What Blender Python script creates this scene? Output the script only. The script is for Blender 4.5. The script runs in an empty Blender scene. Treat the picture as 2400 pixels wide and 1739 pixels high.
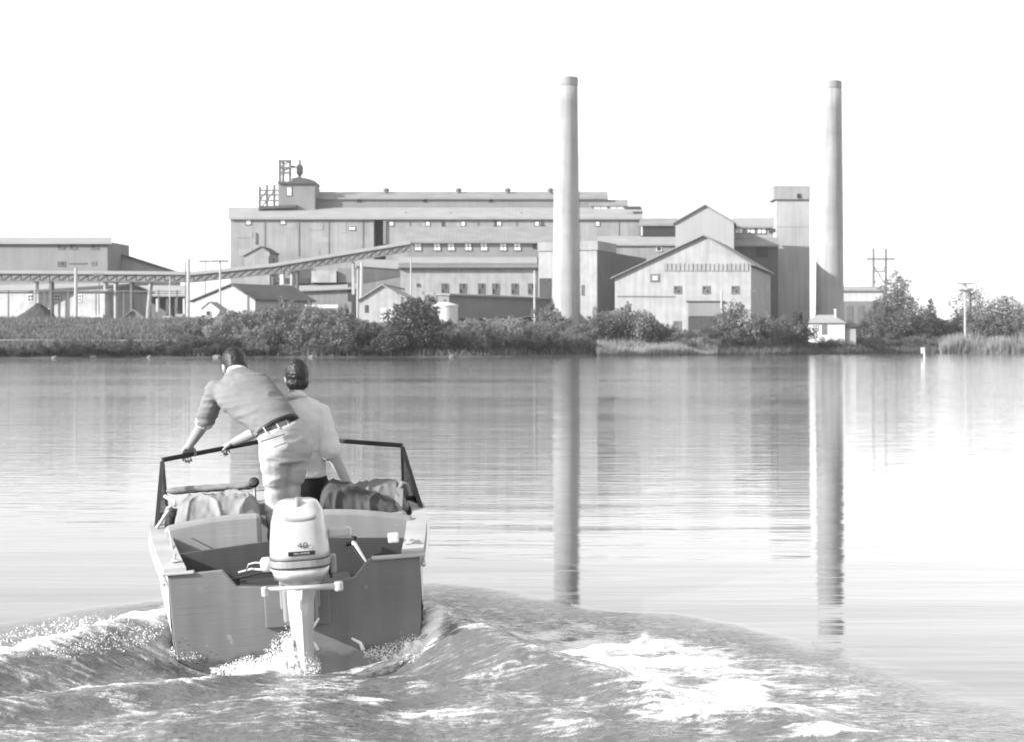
import bpy, bmesh, math, random
import numpy as np
from mathutils import Vector, Matrix

# ------------------------------------------------------------------ camera, sky, sun, exposure
S = bpy.context.scene
F, HX, HY, H = 4000.0, 1200.0, 802.0, 1.85      # focal length in photo pixels, principal column, horizon row, eye height
R = math.radians
cam = bpy.data.cameras.new('camera'); camo = bpy.data.objects.new('camera', cam)
S.collection.objects.link(camo); S.camera = camo
camo.location = (0, 0, H); camo.rotation_euler = (R(90), 0, 0)
cam.sensor_width = 36.0; cam.lens = 60.0; cam.shift_y = -0.02765
cam.clip_start = 0.1; cam.clip_end = 12000
cam.dof.use_dof = True; cam.dof.focus_distance = 10.8; cam.dof.aperture_fstop = 6.3

SUN_AZ, SUN_EL = 62.0, 23.0      # degrees left of straight behind the camera, height
sv = Vector((-math.sin(R(SUN_AZ)) * math.cos(R(SUN_EL)), -math.cos(R(SUN_AZ)) * math.cos(R(SUN_EL)), math.sin(R(SUN_EL))))
W = bpy.data.worlds.new('World'); S.world = W; W.use_nodes = True
nt = W.node_tree; nt.nodes.clear()
sky = nt.nodes.new('ShaderNodeTexSky'); sky.sky_type = 'NISHITA'; sky.sun_disc = False
sky.sun_elevation = R(SUN_EL); sky.sun_rotation = math.atan2(sv.x, sv.y) % (2 * math.pi)
sky.air_density = 2.0; sky.dust_density = 0.5; sky.ozone_density = 1.0
bw = nt.nodes.new('ShaderNodeVectorMath'); bw.operation = 'DOT_PRODUCT'; bw.inputs[1].default_value = (0.22, 0.40, 0.38)   # the film's grey response, strong in blue
bg = nt.nodes.new('ShaderNodeBackground'); out = nt.nodes.new('ShaderNodeOutputWorld')
bg.inputs[1].default_value = 0.135
nt.links.new(sky.outputs[0], bw.inputs[0]); nt.links.new(bw.outputs['Value'], bg.inputs[0]); nt.links.new(bg.outputs[0], out.inputs[0])
sl = bpy.data.lights.new('sun', 'SUN'); slo = bpy.data.objects.new('sun', sl); S.collection.objects.link(slo)
sl.energy = 3.3; sl.angle = R(0.5); sl.color = (1, 1, 1)
slo.rotation_euler = sv.to_track_quat('Z', 'Y').to_euler(); slo.location = (-60, -30, 60)
S.cycles.filter_width = 1.8
S.view_settings.view_transform = 'Standard'; S.view_settings.look = 'None'
S.view_settings.exposure = 1.45; S.view_settings.gamma = 1.0; S.view_settings.use_curve_mapping = False

# ------------------------------------------------------------------ helpers
COL = S.collection
def at(px, py, Y):
    return Vector(((px - HX) / F * Y, Y, H + (HY - py) / F * Y))

class MB:
    """collects faces; build() links them as one mesh object"""
    def __init__(s): s.v = []; s.f = []
    def add(s, vs, fs):
        b = len(s.v); s.v += [tuple(p) for p in vs]; s.f += [tuple(i + b for i in f) for f in fs]; return s
    def box(s, x0, x1, y0, y1, z0, z1):
        return s.add([(x0,y0,z0),(x1,y0,z0),(x1,y1,z0),(x0,y1,z0),(x0,y0,z1),(x1,y0,z1),(x1,y1,z1),(x0,y1,z1)],
                     [(3,2,1,0),(4,5,6,7),(0,1,5,4),(1,2,6,5),(2,3,7,6),(3,0,4,7)])
    def prism(s, poly, y0, y1):                 # poly of (x,z), counter-clockwise seen from -y
        n = len(poly)
        vs = [(x, y0, z) for x, z in poly] + [(x, y1, z) for x, z in poly]
        fs = [tuple(range(n)), tuple(range(2*n-1, n-1, -1))] + [(i, i+n, (i+1)%n+n, (i+1)%n) for i in range(n)]
        return s.add(vs, fs)
    def slab(s, quad, t):                       # four points, thickened downwards by t
        q = [Vector(p) for p in quad]; d = Vector((0, 0, -t))
        vs = q + [p + d for p in q]
        return s.add(vs, [(0,1,2,3),(7,6,5,4),(0,4,5,1),(1,5,6,2),(2,6,7,3),(3,7,4,0)])
    def tube(s, p0, p1, r0, r1=None, n=8, caps=True):
        p0, p1 = Vector(p0), Vector(p1); r1 = r0 if r1 is None else r1
        q = (p1 - p0).to_track_quat('Z', 'Y'); vs = []
        for p, r in ((p0, r0), (p1, r1)):
            for i in range(n):
                a = 2*math.pi*i/n; vs.append(p + q @ Vector((r*math.cos(a), r*math.sin(a), 0)))
        fs = [(i, (i+1)%n, (i+1)%n+n, i+n) for i in range(n)]
        if caps: fs += [tuple(range(n-1, -1, -1)), tuple(range(n, 2*n))]
        return s.add(vs, fs)
    def bar(s, p0, p1, w, h, up=(0,0,1)):       # rectangular bar between two points
        p0, p1, up = Vector(p0), Vector(p1), Vector(up)
        t = (p1-p0).normalized()
        if abs(t.dot(up.normalized())) > 0.98: up = Vector((0, 1, 0)) if abs(t.y) < 0.9 else Vector((1, 0, 0))
        sd = t.cross(up).normalized(); u = sd.cross(t)
        vs = [p + sd*(a*w/2) + u*(b*h/2) for p in (p0, p1) for a, b in ((-1,-1),(1,-1),(1,1),(-1,1))]
        return s.add(vs, [(0,1,2,3),(7,6,5,4),(0,4,5,1),(1,5,6,2),(2,6,7,3),(3,7,4,0)])
    def path(s, pts, r, n=7):
        pts = [Vector(p) for p in pts]; rings = []
        rr = r if isinstance(r, (list, tuple)) else [r]*len(pts)
        for i, p in enumerate(pts):
            t = (pts[min(i+1, len(pts)-1)] - pts[max(i-1, 0)]).normalized(); q = t.to_track_quat('Z', 'Y')
            rings.append([p + q @ Vector((rr[i]*math.cos(2*math.pi*k/n), rr[i]*math.sin(2*math.pi*k/n), 0)) for k in range(n)])
        vs = [p for g in rings for p in g]; fs = []
        for i in range(len(rings)-1):
            fs += [(i*n+k, i*n+(k+1)%n, (i+1)*n+(k+1)%n, (i+1)*n+k) for k in range(n)]
        m = (len(rings)-1)*n
        fs += [tuple(range(n-1, -1, -1)), tuple(range(m, m+n))]
        return s.add(vs, fs)
    def lathe(s, prof, c=(0,0,0), n=40):
        vs = []; fs = []
        for r, z in prof:
            for k in range(n):
                a = 2*math.pi*k/n; vs.append((c[0]+r*math.cos(a), c[1]+r*math.sin(a), c[2]+z))
        for i in range(len(prof)-1):
            fs += [(i*n+k, i*n+(k+1)%n, (i+1)*n+(k+1)%n, (i+1)*n+k) for k in range(n)]
        m = (len(prof)-1)*n
        fs += [tuple(range(n-1, -1, -1)), tuple(range(m, m+n))]
        return s.add(vs, fs)
    def loft(s, rings, close=True):
        n = len(rings[0]); vs = [p for g in rings for p in g]; fs = []
        for i in range(len(rings)-1):
            fs += [(i*n+k, i*n+(k+1)%n, (i+1)*n+(k+1)%n, (i+1)*n+k) for k in range(n)]
        if close:
            m = (len(rings)-1)*n; fs += [tuple(range(n-1, -1, -1)), tuple(range(m, m+n))]
        return s.add(vs, fs)
    def mesh(s, name):
        me = bpy.data.meshes.new(name); me.from_pydata(s.v, [], s.f); me.update(); return me
    def build(s, name, mat, parent=None, smooth=False, bevel=0, sub=0):
        me = s.mesh(name)
        if bevel or True:
            bm = bmesh.new(); bm.from_mesh(me); bmesh.ops.recalc_face_normals(bm, faces=bm.faces); bm.to_mesh(me); bm.free()
        me.materials.append(mat)
        if smooth: me.polygons.foreach_set('use_smooth', [True]*len(me.polygons))
        o = bpy.data.objects.new(name, me); COL.objects.link(o)
        if parent: o.parent = parent
        if bevel:
            b = o.modifiers.new('bevel', 'BEVEL'); b.width = bevel; b.segments = 2; b.limit_method = 'ANGLE'
        if sub:
            b = o.modifiers.new('sub', 'SUBSURF'); b.levels = b.render_levels = sub
        return o

def tag(o, label, cat, group=None):
    o['label'] = label; o['category'] = cat
    if group: o['group'] = group
    return o
def thing(name, label, cat, loc=(0,0,0), rz=0, group=None):
    o = bpy.data.objects.new(name, None); COL.objects.link(o); o.empty_display_size = 0.2
    o.location = loc; o.rotation_euler = (0, 0, rz)
    return tag(o, label, cat, group)

def vnoise(x, y, seed=0):
    """smooth value noise, numpy arrays"""
    xi = np.floor(x).astype(np.int64); yi = np.floor(y).astype(np.int64); fx = x-xi; fy = y-yi
    fx = fx*fx*(3-2*fx); fy = fy*fy*(3-2*fy)
    def h(a, b):
        n = (a*374761393 + b*668265263 + seed*974711) & 0xffffffff
        n = ((n ^ (n >> 13))*1274126177) & 0xffffffff
        return ((n ^ (n >> 16)) & 0xffff)/65535.0*2-1
    return (h(xi,yi)*(1-fx)+h(xi+1,yi)*fx)*(1-fy) + (h(xi,yi+1)*(1-fx)+h(xi+1,yi+1)*fx)*fy

# ------------------------------------------------------------------ materials (black-and-white film: every colour is a grey)
def new_mat(name):
    m = bpy.data.materials.new(name); m.use_nodes = True; n = m.node_tree
    b = n.nodes['Principled BSDF']; return m, n, b
def g3(v): return (v, v, v, 1)
def mat(name, v, rough=0.8, var=0.2, scale=2.0, spec=0.25, bump=0.0, bscale=None, streak=0.0, rib=0.0, ribw=0.3, ribaxis='X', metal=0.0, coat=0.0, board=0.0):
    """grey paint, stone, cloth...: base value v, mottled by +-var; optional vertical streaks, corrugation, relief"""
    m, t, b = new_mat(name); N = t.nodes.new; L = t.links.new
    tc = N('ShaderNodeTexCoord'); no = N('ShaderNodeTexNoise'); no.inputs['Scale'].default_value = scale; no.inputs['Detail'].default_value = 6
    L(tc.outputs['Object'], no.inputs['Vector'])
    mr = N('ShaderNodeMapRange'); mr.inputs[1].default_value = 0.25; mr.inputs[2].default_value = 0.75
    mr.inputs[3].default_value = v*(1-var); mr.inputs[4].default_value = v*(1+var)
    L(no.outputs[0], mr.inputs[0]); val = mr.outputs[0]
    if streak:
        mp = N('ShaderNodeMapping'); mp.inputs['Scale'].default_value = (1.6, 1.6, 0.09)
        n2 = N('ShaderNodeTexNoise'); n2.inputs['Scale'].default_value = 1.0; n2.inputs['Detail'].default_value = 5
        L(tc.outputs['Object'], mp.inputs[0]); L(mp.outputs[0], n2.inputs['Vector'])
        m2 = N('ShaderNodeMapRange'); m2.inputs[1].default_value = 0.3; m2.inputs[2].default_value = 0.7
        m2.inputs[3].default_value = 1-streak; m2.inputs[4].default_value = 1+streak*0.5
        L(n2.outputs[0], m2.inputs[0])
        mu = N('ShaderNodeMath'); mu.operation = 'MULTIPLY'; L(val, mu.inputs[0]); L(m2.outputs[0], mu.inputs[1]); val = mu.outputs[0]
    L(val, b.inputs['Base Color'])
    b.inputs['Roughness'].default_value = rough; b.inputs['Specular IOR Level'].default_value = spec; b.inputs['Metallic'].default_value = metal
    b.inputs['Coat Weight'].default_value = coat
    hgt = None
    if rib:
        sx = N('ShaderNodeSeparateXYZ'); L(tc.outputs['Object'], sx.inputs[0])
        k = N('ShaderNodeMath'); k.operation = 'MULTIPLY'; k.inputs[1].default_value = 2*math.pi/ribw; L(sx.outputs[ribaxis], k.inputs[0])
        sn = N('ShaderNodeMath'); sn.operation = 'SINE'; L(k.outputs[0], sn.inputs[0])
        am = N('ShaderNodeMath'); am.operation = 'MULTIPLY'; am.inputs[1].default_value = rib; L(sn.outputs[0], am.inputs[0]); hgt = am.outputs[0]
    if bump:
        n3 = N('ShaderNodeTexNoise'); n3.inputs['Scale'].default_value = bscale or scale*6; n3.inputs['Detail'].default_value = 5
        L(tc.outputs['Object'], n3.inputs['Vector'])
        am = N('ShaderNodeMath'); am.operation = 'MULTIPLY'; am.inputs[1].default_value = bump; L(n3.outputs[0], am.inputs[0])
        if hgt:
            ad = N('ShaderNodeMath'); L(hgt, ad.inputs[0]); L(am.outputs[0], ad.inputs[1]); hgt = ad.outputs[0]
        else: hgt = am.outputs[0]
    if hgt:
        bp = N('ShaderNodeBump'); bp.inputs['Distance'].default_value = 1.0; bp.inputs['Strength'].default_value = 1.0
        L(hgt, bp.inputs['Height']); L(bp.outputs[0], b.inputs['Normal'])
    return m
def leaf_mat(name, v, var=0.45):
    m, t, b = new_mat(name); N = t.nodes.new; L = t.links.new
    ge = N('ShaderNodeNewGeometry'); mr = N('ShaderNodeMapRange')
    mr.inputs[3].default_value = v*(1-var); mr.inputs[4].default_value = v*(1+var)
    L(ge.outputs['Random Per Island'], mr.inputs[0]); L(mr.outputs[0], b.inputs['Base Color'])
    b.inputs['Roughness'].default_value = 0.6; b.inputs['Specular IOR Level'].default_value = 0.3
    tr = N('ShaderNodeBsdfTranslucent'); mx = N('ShaderNodeMixShader'); mx.inputs[0].default_value = 0.3
    L(mr.outputs[0], tr.inputs[0]); L(b.outputs[0], mx.inputs[1]); L(tr.outputs[0], mx.inputs[2])
    L(mx.outputs[0], t.nodes['Material Output'].inputs[0])
    return m
def glass_mat(name, tint=0.95, refl=1.0):
    m, t, b = new_mat(name); N = t.nodes.new; L = t.links.new
    tr = N('ShaderNodeBsdfTransparent'); tr.inputs[0].default_value = g3(tint)
    gl = N('ShaderNodeBsdfGlossy'); gl.inputs['Roughness'].default_value = 0.02
    fr = N('ShaderNodeFresnel'); fr.inputs[0].default_value = 1.16
    mx = N('ShaderNodeMixShader'); L(fr.outputs[0], mx.inputs[0]); L(tr.outputs[0], mx.inputs[1]); L(gl.outputs[0], mx.inputs[2])
    L(mx.outputs[0], t.nodes['Material Output'].inputs[0]); return m

M = dict(
    siding = mat('corrugated siding', 0.262, var=0.22, scale=0.22, streak=0.14, bump=0.02, bscale=1.5),
    siding_pale = mat('pale siding', 0.3, var=0.10, scale=0.2, streak=0.06, bump=0.02, bscale=1.5),
    siding_grey = mat('grey siding', 0.19, var=0.14, scale=0.2, streak=0.09, bump=0.02, bscale=1.5),
    render_white = mat('whitewashed masonry', 0.3, var=0.16, scale=0.5, streak=0.16, bump=0.01),
    stained = mat('stained whitewash', 0.31, var=0.25, scale=0.5, streak=0.15, bump=0.01),
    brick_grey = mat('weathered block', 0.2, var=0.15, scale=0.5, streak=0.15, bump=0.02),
    dark_siding_and_shade = mat('dark siding and shade', 0.1, var=0.2, scale=0.3, streak=0.15, bump=0.02, bscale=1.5),  # dark boards, and shade painted on sunless walls
    roof_pale = mat('pale roofing', 0.27, var=0.12, scale=0.3, rib=0.006, ribw=0.8),
    roof_grey = mat('grey roofing', 0.21, var=0.18, scale=0.3, rib=0.006, ribw=0.8),
    roof_dark = mat('tarred roofing', 0.07, var=0.25, scale=0.5, bump=0.02),
    trim_dark = mat('dark trim', 0.05, var=0.2),
    trim_grey = mat('grey trim', 0.14, var=0.2),
    steel = mat('painted steelwork', 0.13, var=0.25, scale=1.0),
    conveyor_side = mat('conveyor siding', 0.19, var=0.2, scale=0.3, streak=0.2, bump=0.02, bscale=1.5),
    conveyor_top = mat('conveyor cover', 0.28, var=0.1, scale=0.4),
    concrete = mat('stack concrete', 0.305, var=0.14, scale=0.3, streak=0.16, bump=0.006, bscale=2),
    tower = mat('tower concrete', 0.36, var=0.16, scale=0.18, streak=0.16, bump=0.01),
    tower_head = mat('tower head siding', 0.28, var=0.12, scale=0.3, streak=0.1, bump=0.02, bscale=1.5),
    pane_white = mat('whitened glass', 0.85, var=0.05, rough=0.3, spec=0.6),
    pane_dark = mat('dark glass', 0.03, var=0.3, rough=0.3, spec=0.25),
    pane_grey = mat('dusty glass', 0.10, var=0.35, rough=0.35, scale=1.5, spec=0.3),
    opening = mat('dark opening', 0.05, var=0.3),
    frame_white = mat('white paint', 0.55, var=0.06),
    pole = mat('bleached wood', 0.4, var=0.15, scale=2, streak=0.2),
    pole_grey = mat('grey wood', 0.15, var=0.2, scale=2, streak=0.2),
    coal = mat('coal', 0.05, var=0.4, scale=2, bump=0.15, bscale=1.2),
    tank = mat('white tank paint', 0.5, var=0.08, scale=0.3, streak=0.1),
    soil = mat('bank soil', 0.09, var=0.35, scale=0.25, bump=0.15, bscale=0.8),
    gravel = mat('pale track', 0.15, var=0.2, scale=0.6, bump=0.03, bscale=3),
    rock = mat('shore rock', 0.16, var=0.35, scale=1.2, bump=0.06, bscale=2.5),
    bark = mat('bark', 0.08, var=0.3, scale=3, bump=0.03),
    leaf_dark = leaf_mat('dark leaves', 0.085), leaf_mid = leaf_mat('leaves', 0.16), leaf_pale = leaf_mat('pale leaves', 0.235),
    reed = leaf_mat('reeds', 0.30, 0.35), grass = leaf_mat('dry grass', 0.14, 0.4),
)
# ------------------------------------------------------------------ ground and far shore
def structure(o): o['kind'] = 'structure'; return o
def stuff(o, label, cat): o['kind'] = 'stuff'; o['label'] = label; o['category'] = cat; return o
def shore(X):
    X = np.asarray(X, float); c = np.clip(X, -110, 120)
    return 215 + np.where(c < 0, 0.35*c, np.minimum(1.1*c, 66+0.15*c)) + 1.8*np.sin(c*0.13) + 1.0*np.sin(c*0.41+1)
def ground_z(X, Y):
    d = np.asarray(Y, float) - shore(X)
    z = np.interp(d, [-60, -6, 0, 2.5, 9, 25, 60, 200], [-3, -0.8, -0.05, 0.4, 1.8, 3.1, 4.9, 5.1])
    return z + 0.12*vnoise(np.asarray(X)*0.2, np.asarray(Y, float)*0.2, 3)*(d > 1)
def make_ground():
    xs = np.concatenate([[-1400,-700,-400,-200], np.arange(-130, 141, 2.0), [200,400,700,1400]])
    ds = np.concatenate([[-400,-120,-60,-20,-6], np.arange(-2, 14, 1.0), np.arange(15, 100, 5.0), [130,200,400,900,1500]])
    X, Dd = np.meshgrid(xs, ds); Y = shore(X) + Dd; Z = ground_z(X, Y)
    n, m = X.shape
    vs = np.stack([X, Y, Z], -1).reshape(-1, 3)
    idx = np.arange(n*m).reshape(n, m)
    fs = np.stack([idx[:-1,:-1], idx[:-1,1:], idx[1:,1:], idx[1:,:-1]], -1).reshape(-1, 4)
    me = bpy.data.meshes.new('ground'); me.from_pydata(vs.tolist(), [], fs.tolist()); me.materials.append(M['soil'])
    me.polygons.foreach_set('use_smooth', [True]*len(me.polygons))
    o = bpy.data.objects.new('ground', me); COL.objects.link(o); structure(o)
make_ground()
def make_path():            # the pale track along the top of the left bank
    vs = []; fs = []
    for i, x in enumerate(np.arange(-95, -28, 2.0)):
        for d in (9.0, 11.2):
            y = shore(x) + d + 0.3*math.sin(x*0.3); vs.append((x, float(y), float(ground_z(x, y)) + 0.16))
    for i in range(len(vs)//2-1): fs.append((2*i, 2*i+2, 2*i+3, 2*i+1))
    o = MB().add(vs, fs).build('path', M['gravel']); structure(o)
make_path()

# ------------------------------------------------------------------ water with the boat's wake
def poly_dist(X, Y, pts, vals):
    """distance to a polyline and the value interpolated along it"""
    best = np.full(X.shape, 1e9); val = np.zeros(X.shape); side = np.zeros(X.shape)
    for (a, b, va, vb) in zip(pts[:-1], pts[1:], vals[:-1], vals[1:]):
        dx, dy = b[0]-a[0], b[1]-a[1]; L2 = dx*dx+dy*dy
        t = np.clip(((X-a[0])*dx + (Y-a[1])*dy)/L2, 0, 1)
        qx, qy = a[0]+t*dx, a[1]+t*dy; d = np.hypot(X-qx, Y-qy)
        m = d < best; best = np.where(m, d, best); val = np.where(m, va+(vb-va)*t, val)
        side = np.where(m, np.sign((X-a[0])*dy - (Y-a[1])*dx), side)
    return best, val, side
def fbm(X, Y, sc, seed, octs=4):
    r = np.zeros(X.shape); a = 1.0; tot = 0
    for i in range(octs):
        r += a*vnoise(X*sc, Y*sc, seed+i); tot += a; a *= 0.55; sc *= 2.03
    return r/tot
def inside(X, Y, poly, soft):
    """soft mask of a convex polygon, counter-clockwise"""
    m = np.full(X.shape, 1e9)
    for (a, b) in zip(poly, poly[1:]+poly[:1]):
        dx, dy = b[0]-a[0], b[1]-a[1]; l = math.hypot(dx, dy)
        m = np.minimum(m, ((Y-a[1])*dx - (X-a[0])*dy)/l)
    return np.clip(m/soft*0.5+0.5, 0, 1)
BO = (-1.24, 10.0)        # transom centre
YAW = R(8.5)
def wake(X, Y):
    wx = X + 0.10*fbm(X, Y, 1.3, 11); wy = Y + 0.10*fbm(X, Y, 1.3, 23)
    z = np.zeros(X.shape)
    def ridge(pts, hs, win, wout):
        d, v, s = poly_dist(wx, wy, pts, hs)
        w = np.where(s > 0, wout, win)
        return v*np.exp(-(d/w)**2)
    left = [(-1.9,12.6), (-2.10,11.2), (-2.22,10.3), (-2.62,9.35), (-3.3,8.2), (-4.3,6.6)]
    right = [(-0.85,12.6), (-0.58,11.2), (-0.42,10.3), (0.12,9.45), (0.95,8.5), (2.2,7.2)]
    z += ridge(left, [0.0,0.13,0.23,0.20,0.13,0.08], 0.34, 0.32)
    z += ridge(right, [0.0,0.13,0.25,0.17,0.09,0.06], 0.30, 0.36)
    z += ridge([(-0.3,11.7),(0.55,11.0),(1.25,10.3),(1.75,9.2),(2.15,7.6)], [0.0,0.02,0.025,0.015,0.0], 0.22, 0.2)
    z += ridge([(-1.22,9.25),(-1.05,8.5),(-0.9,6.5)], [0.04,0.07,0.03], 0.5, 0.5)
    z += ridge([(-1.36,9.3),(-1.765,8.9),(-2.155,8.73),(-2.42,8.5),(-3.3,7.7)], [0.04,0.08,0.08,0.07,0.05], 0.15, 0.15)
    z += ridge([(-0.95,9.4),(-0.4,8.9),(0.4,8.1),(1.2,7.3)], [0.03,0.05,0.05,0.03], 0.2, 0.2)
    # trough in the hull's lee behind the transom, and the hollow where the hull itself sits
    c, s_ = math.cos(YAW), math.sin(YAW); t = (X-BO[0])*c + (Y-BO[1])*s_; l = -(X-BO[0])*s_ + (Y-BO[1])*c
    z -= 0.10*np.exp(-((t/0.75)**4) - ((l+0.1)/0.5)**2)
    hw = np.interp(l, [0,1.5,2.6,3.8,4.5],[0.68,0.77,0.68,0.33,0.03]); hull = np.clip(1-np.abs(t)/hw, 0, 1)*np.clip((l+0.0)/0.15, 0, 1)*np.clip((4.5-l)/0.4, 0, 1)
    z = np.where(hull > 0, np.minimum(z, 0.30 - 0.45*np.minimum(1, hull*12)), z)
    # choppiness mask
    wob = 0.45*fbm(X, Y, 0.9, 301, 3); V = inside(X+wob, Y+wob*0.6, [(-6,4),(3.0,4),(1.95,8.5),(1.32,10.35),(-0.3,11.9),(-1.2,12.6),(-2.3,11.4),(-3.4,10.0)], 0.8)
    ca, sa = math.cos(0.25), math.sin(0.25); U = X*ca+Y*sa; Vv = -X*sa+Y*ca
    chop = fbm(X, Y, 1.9, 31, 3)*0.007 + fbm(U*0.5, Vv*1.7, 5.0, 47, 5)*0.013 + fbm(U*0.7, Vv*1.5, 11.0, 57, 3)*0.008
    z += V*chop*1.3
    calm = 0.0015*np.sin(Y*3.1+0.5*np.sin(X*0.7)+0.25*X) + 0.0012*np.sin(Y*5.3-0.4*X+1.3)
    z += (1-V)*calm*np.clip((40-Y)/25, 0, 1)
    # foam: right breaking arm, spray beside and behind the transom, crest lines
    fo = np.zeros(X.shape)
    n1 = fbm(X, Y*1.3, 4.2, 71, 5)
    arm = inside(wx, wy, [(1.0,8.05),(1.75,8.35),(1.62,9.2),(1.15,10.25),(0.35,10.95),(-0.35,11.5),(0.28,9.75)], 0.28)
    fo = np.maximum(fo, arm*(0.47 + 0.75*n1))
    arm2 = inside(wx, wy, [(0.2,8.1),(1.9,7.0),(2.2,7.2),(1.75,8.35),(1.1,8.9)], 0.35); fo = np.maximum(fo, arm2*(0.25+0.75*n1))
    d, v, s = poly_dist(wx, wy, right, [0.0,0.5,0.35,0.35,0.25,0.1]); fo = np.maximum(fo, v*np.exp(-(d/0.12)**2)*(0.7+0.9*n1))
    d, v, s = poly_dist(wx, wy, left, [0.0,0.55,0.85,0.8,0.5,0.3]); fo = np.maximum(fo, v*np.exp(-(d/0.15)**2)*(0.6+0.9*n1))
    d, v, s = poly_dist(wx, wy, [(-1.3,9.5),(-1.36,9.32),(-1.765,8.93),(-2.155,8.76),(-2.42,8.53),(-3.3,7.73)], [0.95,0.9,0.55,0.45,0.35,0.3]); fo = np.maximum(fo, v*np.exp(-(d/0.05)**2)*(0.75+0.8*n1))
    fo = np.maximum(fo, (0.85+0.5*n1)*np.exp(-(np.hypot(X+1.27, Y-9.55)/0.24)**2))
    d, v, s = poly_dist(wx, wy, [(-1.95,9.98),(-1.25,9.85),(-0.5,10.02)], [0.4,0.6,0.85]); fo = np.maximum(fo, v*np.exp(-(d/0.13)**2)*(0.8+0.7*n1))
    d, v, s = poly_dist(wx, wy, [(-0.48,10.0),(-0.42,10.6)], [0.9,0.5]); fo = np.maximum(fo, v*np.exp(-(d/0.10)**2)*(0.8+0.7*n1))
    fo = np.maximum(fo, inside(wx, wy, [(-1.0,7.9),(0.1,8.2),(-0.35,9.2),(-1.0,9.1)], 0.3)*(0.10+0.75*n1))
    fo = np.maximum(fo, (0.8+0.8*n1)*np.exp(-((X+2.85)/0.45)**2-((Y-9.75)/0.35)**2))
    d, v, s = poly_dist(wx, wy, [(-0.3,11.7),(0.55,11.0),(1.25,10.3),(1.75,9.2),(2.15,7.6)], [0.3,0.55,0.5,0.4,0.3]); fo = np.maximum(fo, v*np.exp(-(d/0.22)**2)*(0.35+1.1*n1))
    fo = np.maximum(fo, V*(0.13+0.26*n1))
    z += np.clip(fo, 0, 1)*0.055*(0.3+fbm(X, Y, 5.5, 91, 4))
    return z, np.clip(fo, 0, 1), V
def make_water():
    xs = np.concatenate([[-1400,-900,-400,-150,-70,-35,-20,-13,-9.5,-7.5,-6], np.arange(-5, 4.6, 0.022), [5.5,7,9,12,18,30,60,140,400,900,1400]])
    ys = np.concatenate([[-400,-100,-30,-8,0,3,5], np.arange(6, 13.5, 0.024), np.arange(13.6, 20, 0.12), np.arange(20, 40, 0.5), np.arange(42, 130, 6), np.arange(140, 330, 20), [400]])
    X, Y = np.meshgrid(xs, ys); Z, fo, V = wake(X, Y)
    edge = np.clip((X+5)/0.8, 0, 1)*np.clip((4.6-X)/0.8, 0, 1)*np.clip((Y-6)/0.5, 0, 1)*np.clip((40-Y)/10, 0, 1)
    Z *= edge
    n, m = X.shape; idx = np.arange(n*m).reshape(n, m)
    fs = np.stack([idx[:-1,:-1], idx[:-1,1:], idx[1:,1:], idx[1:,:-1]], -1).reshape(-1, 4)
    me = bpy.data.meshes.new('water'); nv = n*m
    me.vertices.add(nv); me.vertices.foreach_set('co', np.stack([X, Y, Z], -1).astype(np.float32).ravel())
    me.loops.add(fs.size); me.loops.foreach_set('vertex_index', fs.astype(np.int32).ravel())
    me.polygons.add(len(fs)); me.polygons.foreach_set('loop_start', np.arange(0, fs.size, 4, dtype=np.int32))
    me.polygons.foreach_set('use_smooth', np.ones(len(fs), bool)); me.update()
    for nm, arr in (('foam', fo), ('wake', V)):
        a = me.attributes.new(nm, 'FLOAT', 'POINT'); a.data.foreach_set('value', (arr*edge).astype(np.float32).ravel())
    # material
    m_, t, b = new_mat('river water'); N = t.nodes.new; L = t.links.new
    b.inputs['Base Color'].default_value = g3(0.085); b.inputs['Roughness'].default_value = 0.04; b.inputs['IOR'].default_value = 1.33
    ge = N('ShaderNodeNewGeometry')
    wk0 = N('ShaderNodeAttribute'); wk0.attribute_name = 'wake'; aer = N('ShaderNodeMapRange'); aer.inputs[3].default_value = 0.085; aer.inputs[4].default_value = 0.115   # churned water is full of bubbles
    L(wk0.outputs['Fac'], aer.inputs[0]); L(aer.outputs[0], b.inputs['Base Color'])
    def noise(sx, sy, det, amp, rot=0.0):
        mp = N('ShaderNodeMapping'); mp.inputs['Scale'].default_value = (sx, sy, 1); mp.inputs['Rotation'].default_value = (0, 0, rot)
        no = N('ShaderNodeTexNoise'); no.inputs['Scale'].default_value = 1; no.inputs['Detail'].default_value = det
        L(ge.outputs['Position'], mp.inputs[0]); L(mp.outputs[0], no.inputs['Vector'])
        mu = N('ShaderNodeMath'); mu.operation = 'MULTIPLY'; mu.inputs[1].default_value = amp; L(no.outputs[0], mu.inputs[0]); return mu.outputs[0]
    def math2(op, a, c):
        k = N('ShaderNodeMath'); k.operation = op
        for i, q in enumerate((a, c)):
            if isinstance(q, (int, float)): k.inputs[i].default_value = q
            else: L(q, k.inputs[i])
        return k.outputs[0]
    wk = N('ShaderNodeAttribute'); wk.attribute_name = 'wake'; fa = N('ShaderNodeAttribute'); fa.attribute_name = 'foam'
    calm = math2('ADD', noise(0.7, 5.0, 2, 0.0042, 0.05), math2('ADD', noise(0.16, 1.1, 1, 0.003, -0.03), noise(2.5, 14.0, 2, 0.0010, -0.04)))
    patch = noise(0.03, 0.10, 2, 1.0)
    mrp = N('ShaderNodeMapRange'); mrp.inputs[1].default_value = 0.3; mrp.inputs[2].default_value = 0.7; mrp.inputs[3].default_value = 0.5; mrp.inputs[4].default_value = 1.2
    L(patch, mrp.inputs[0]); calm = math2('MULTIPLY', calm, mrp.outputs[0])
    sp = N('ShaderNodeSeparateXYZ'); L(ge.outputs['Position'], sp.inputs[0])
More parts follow.
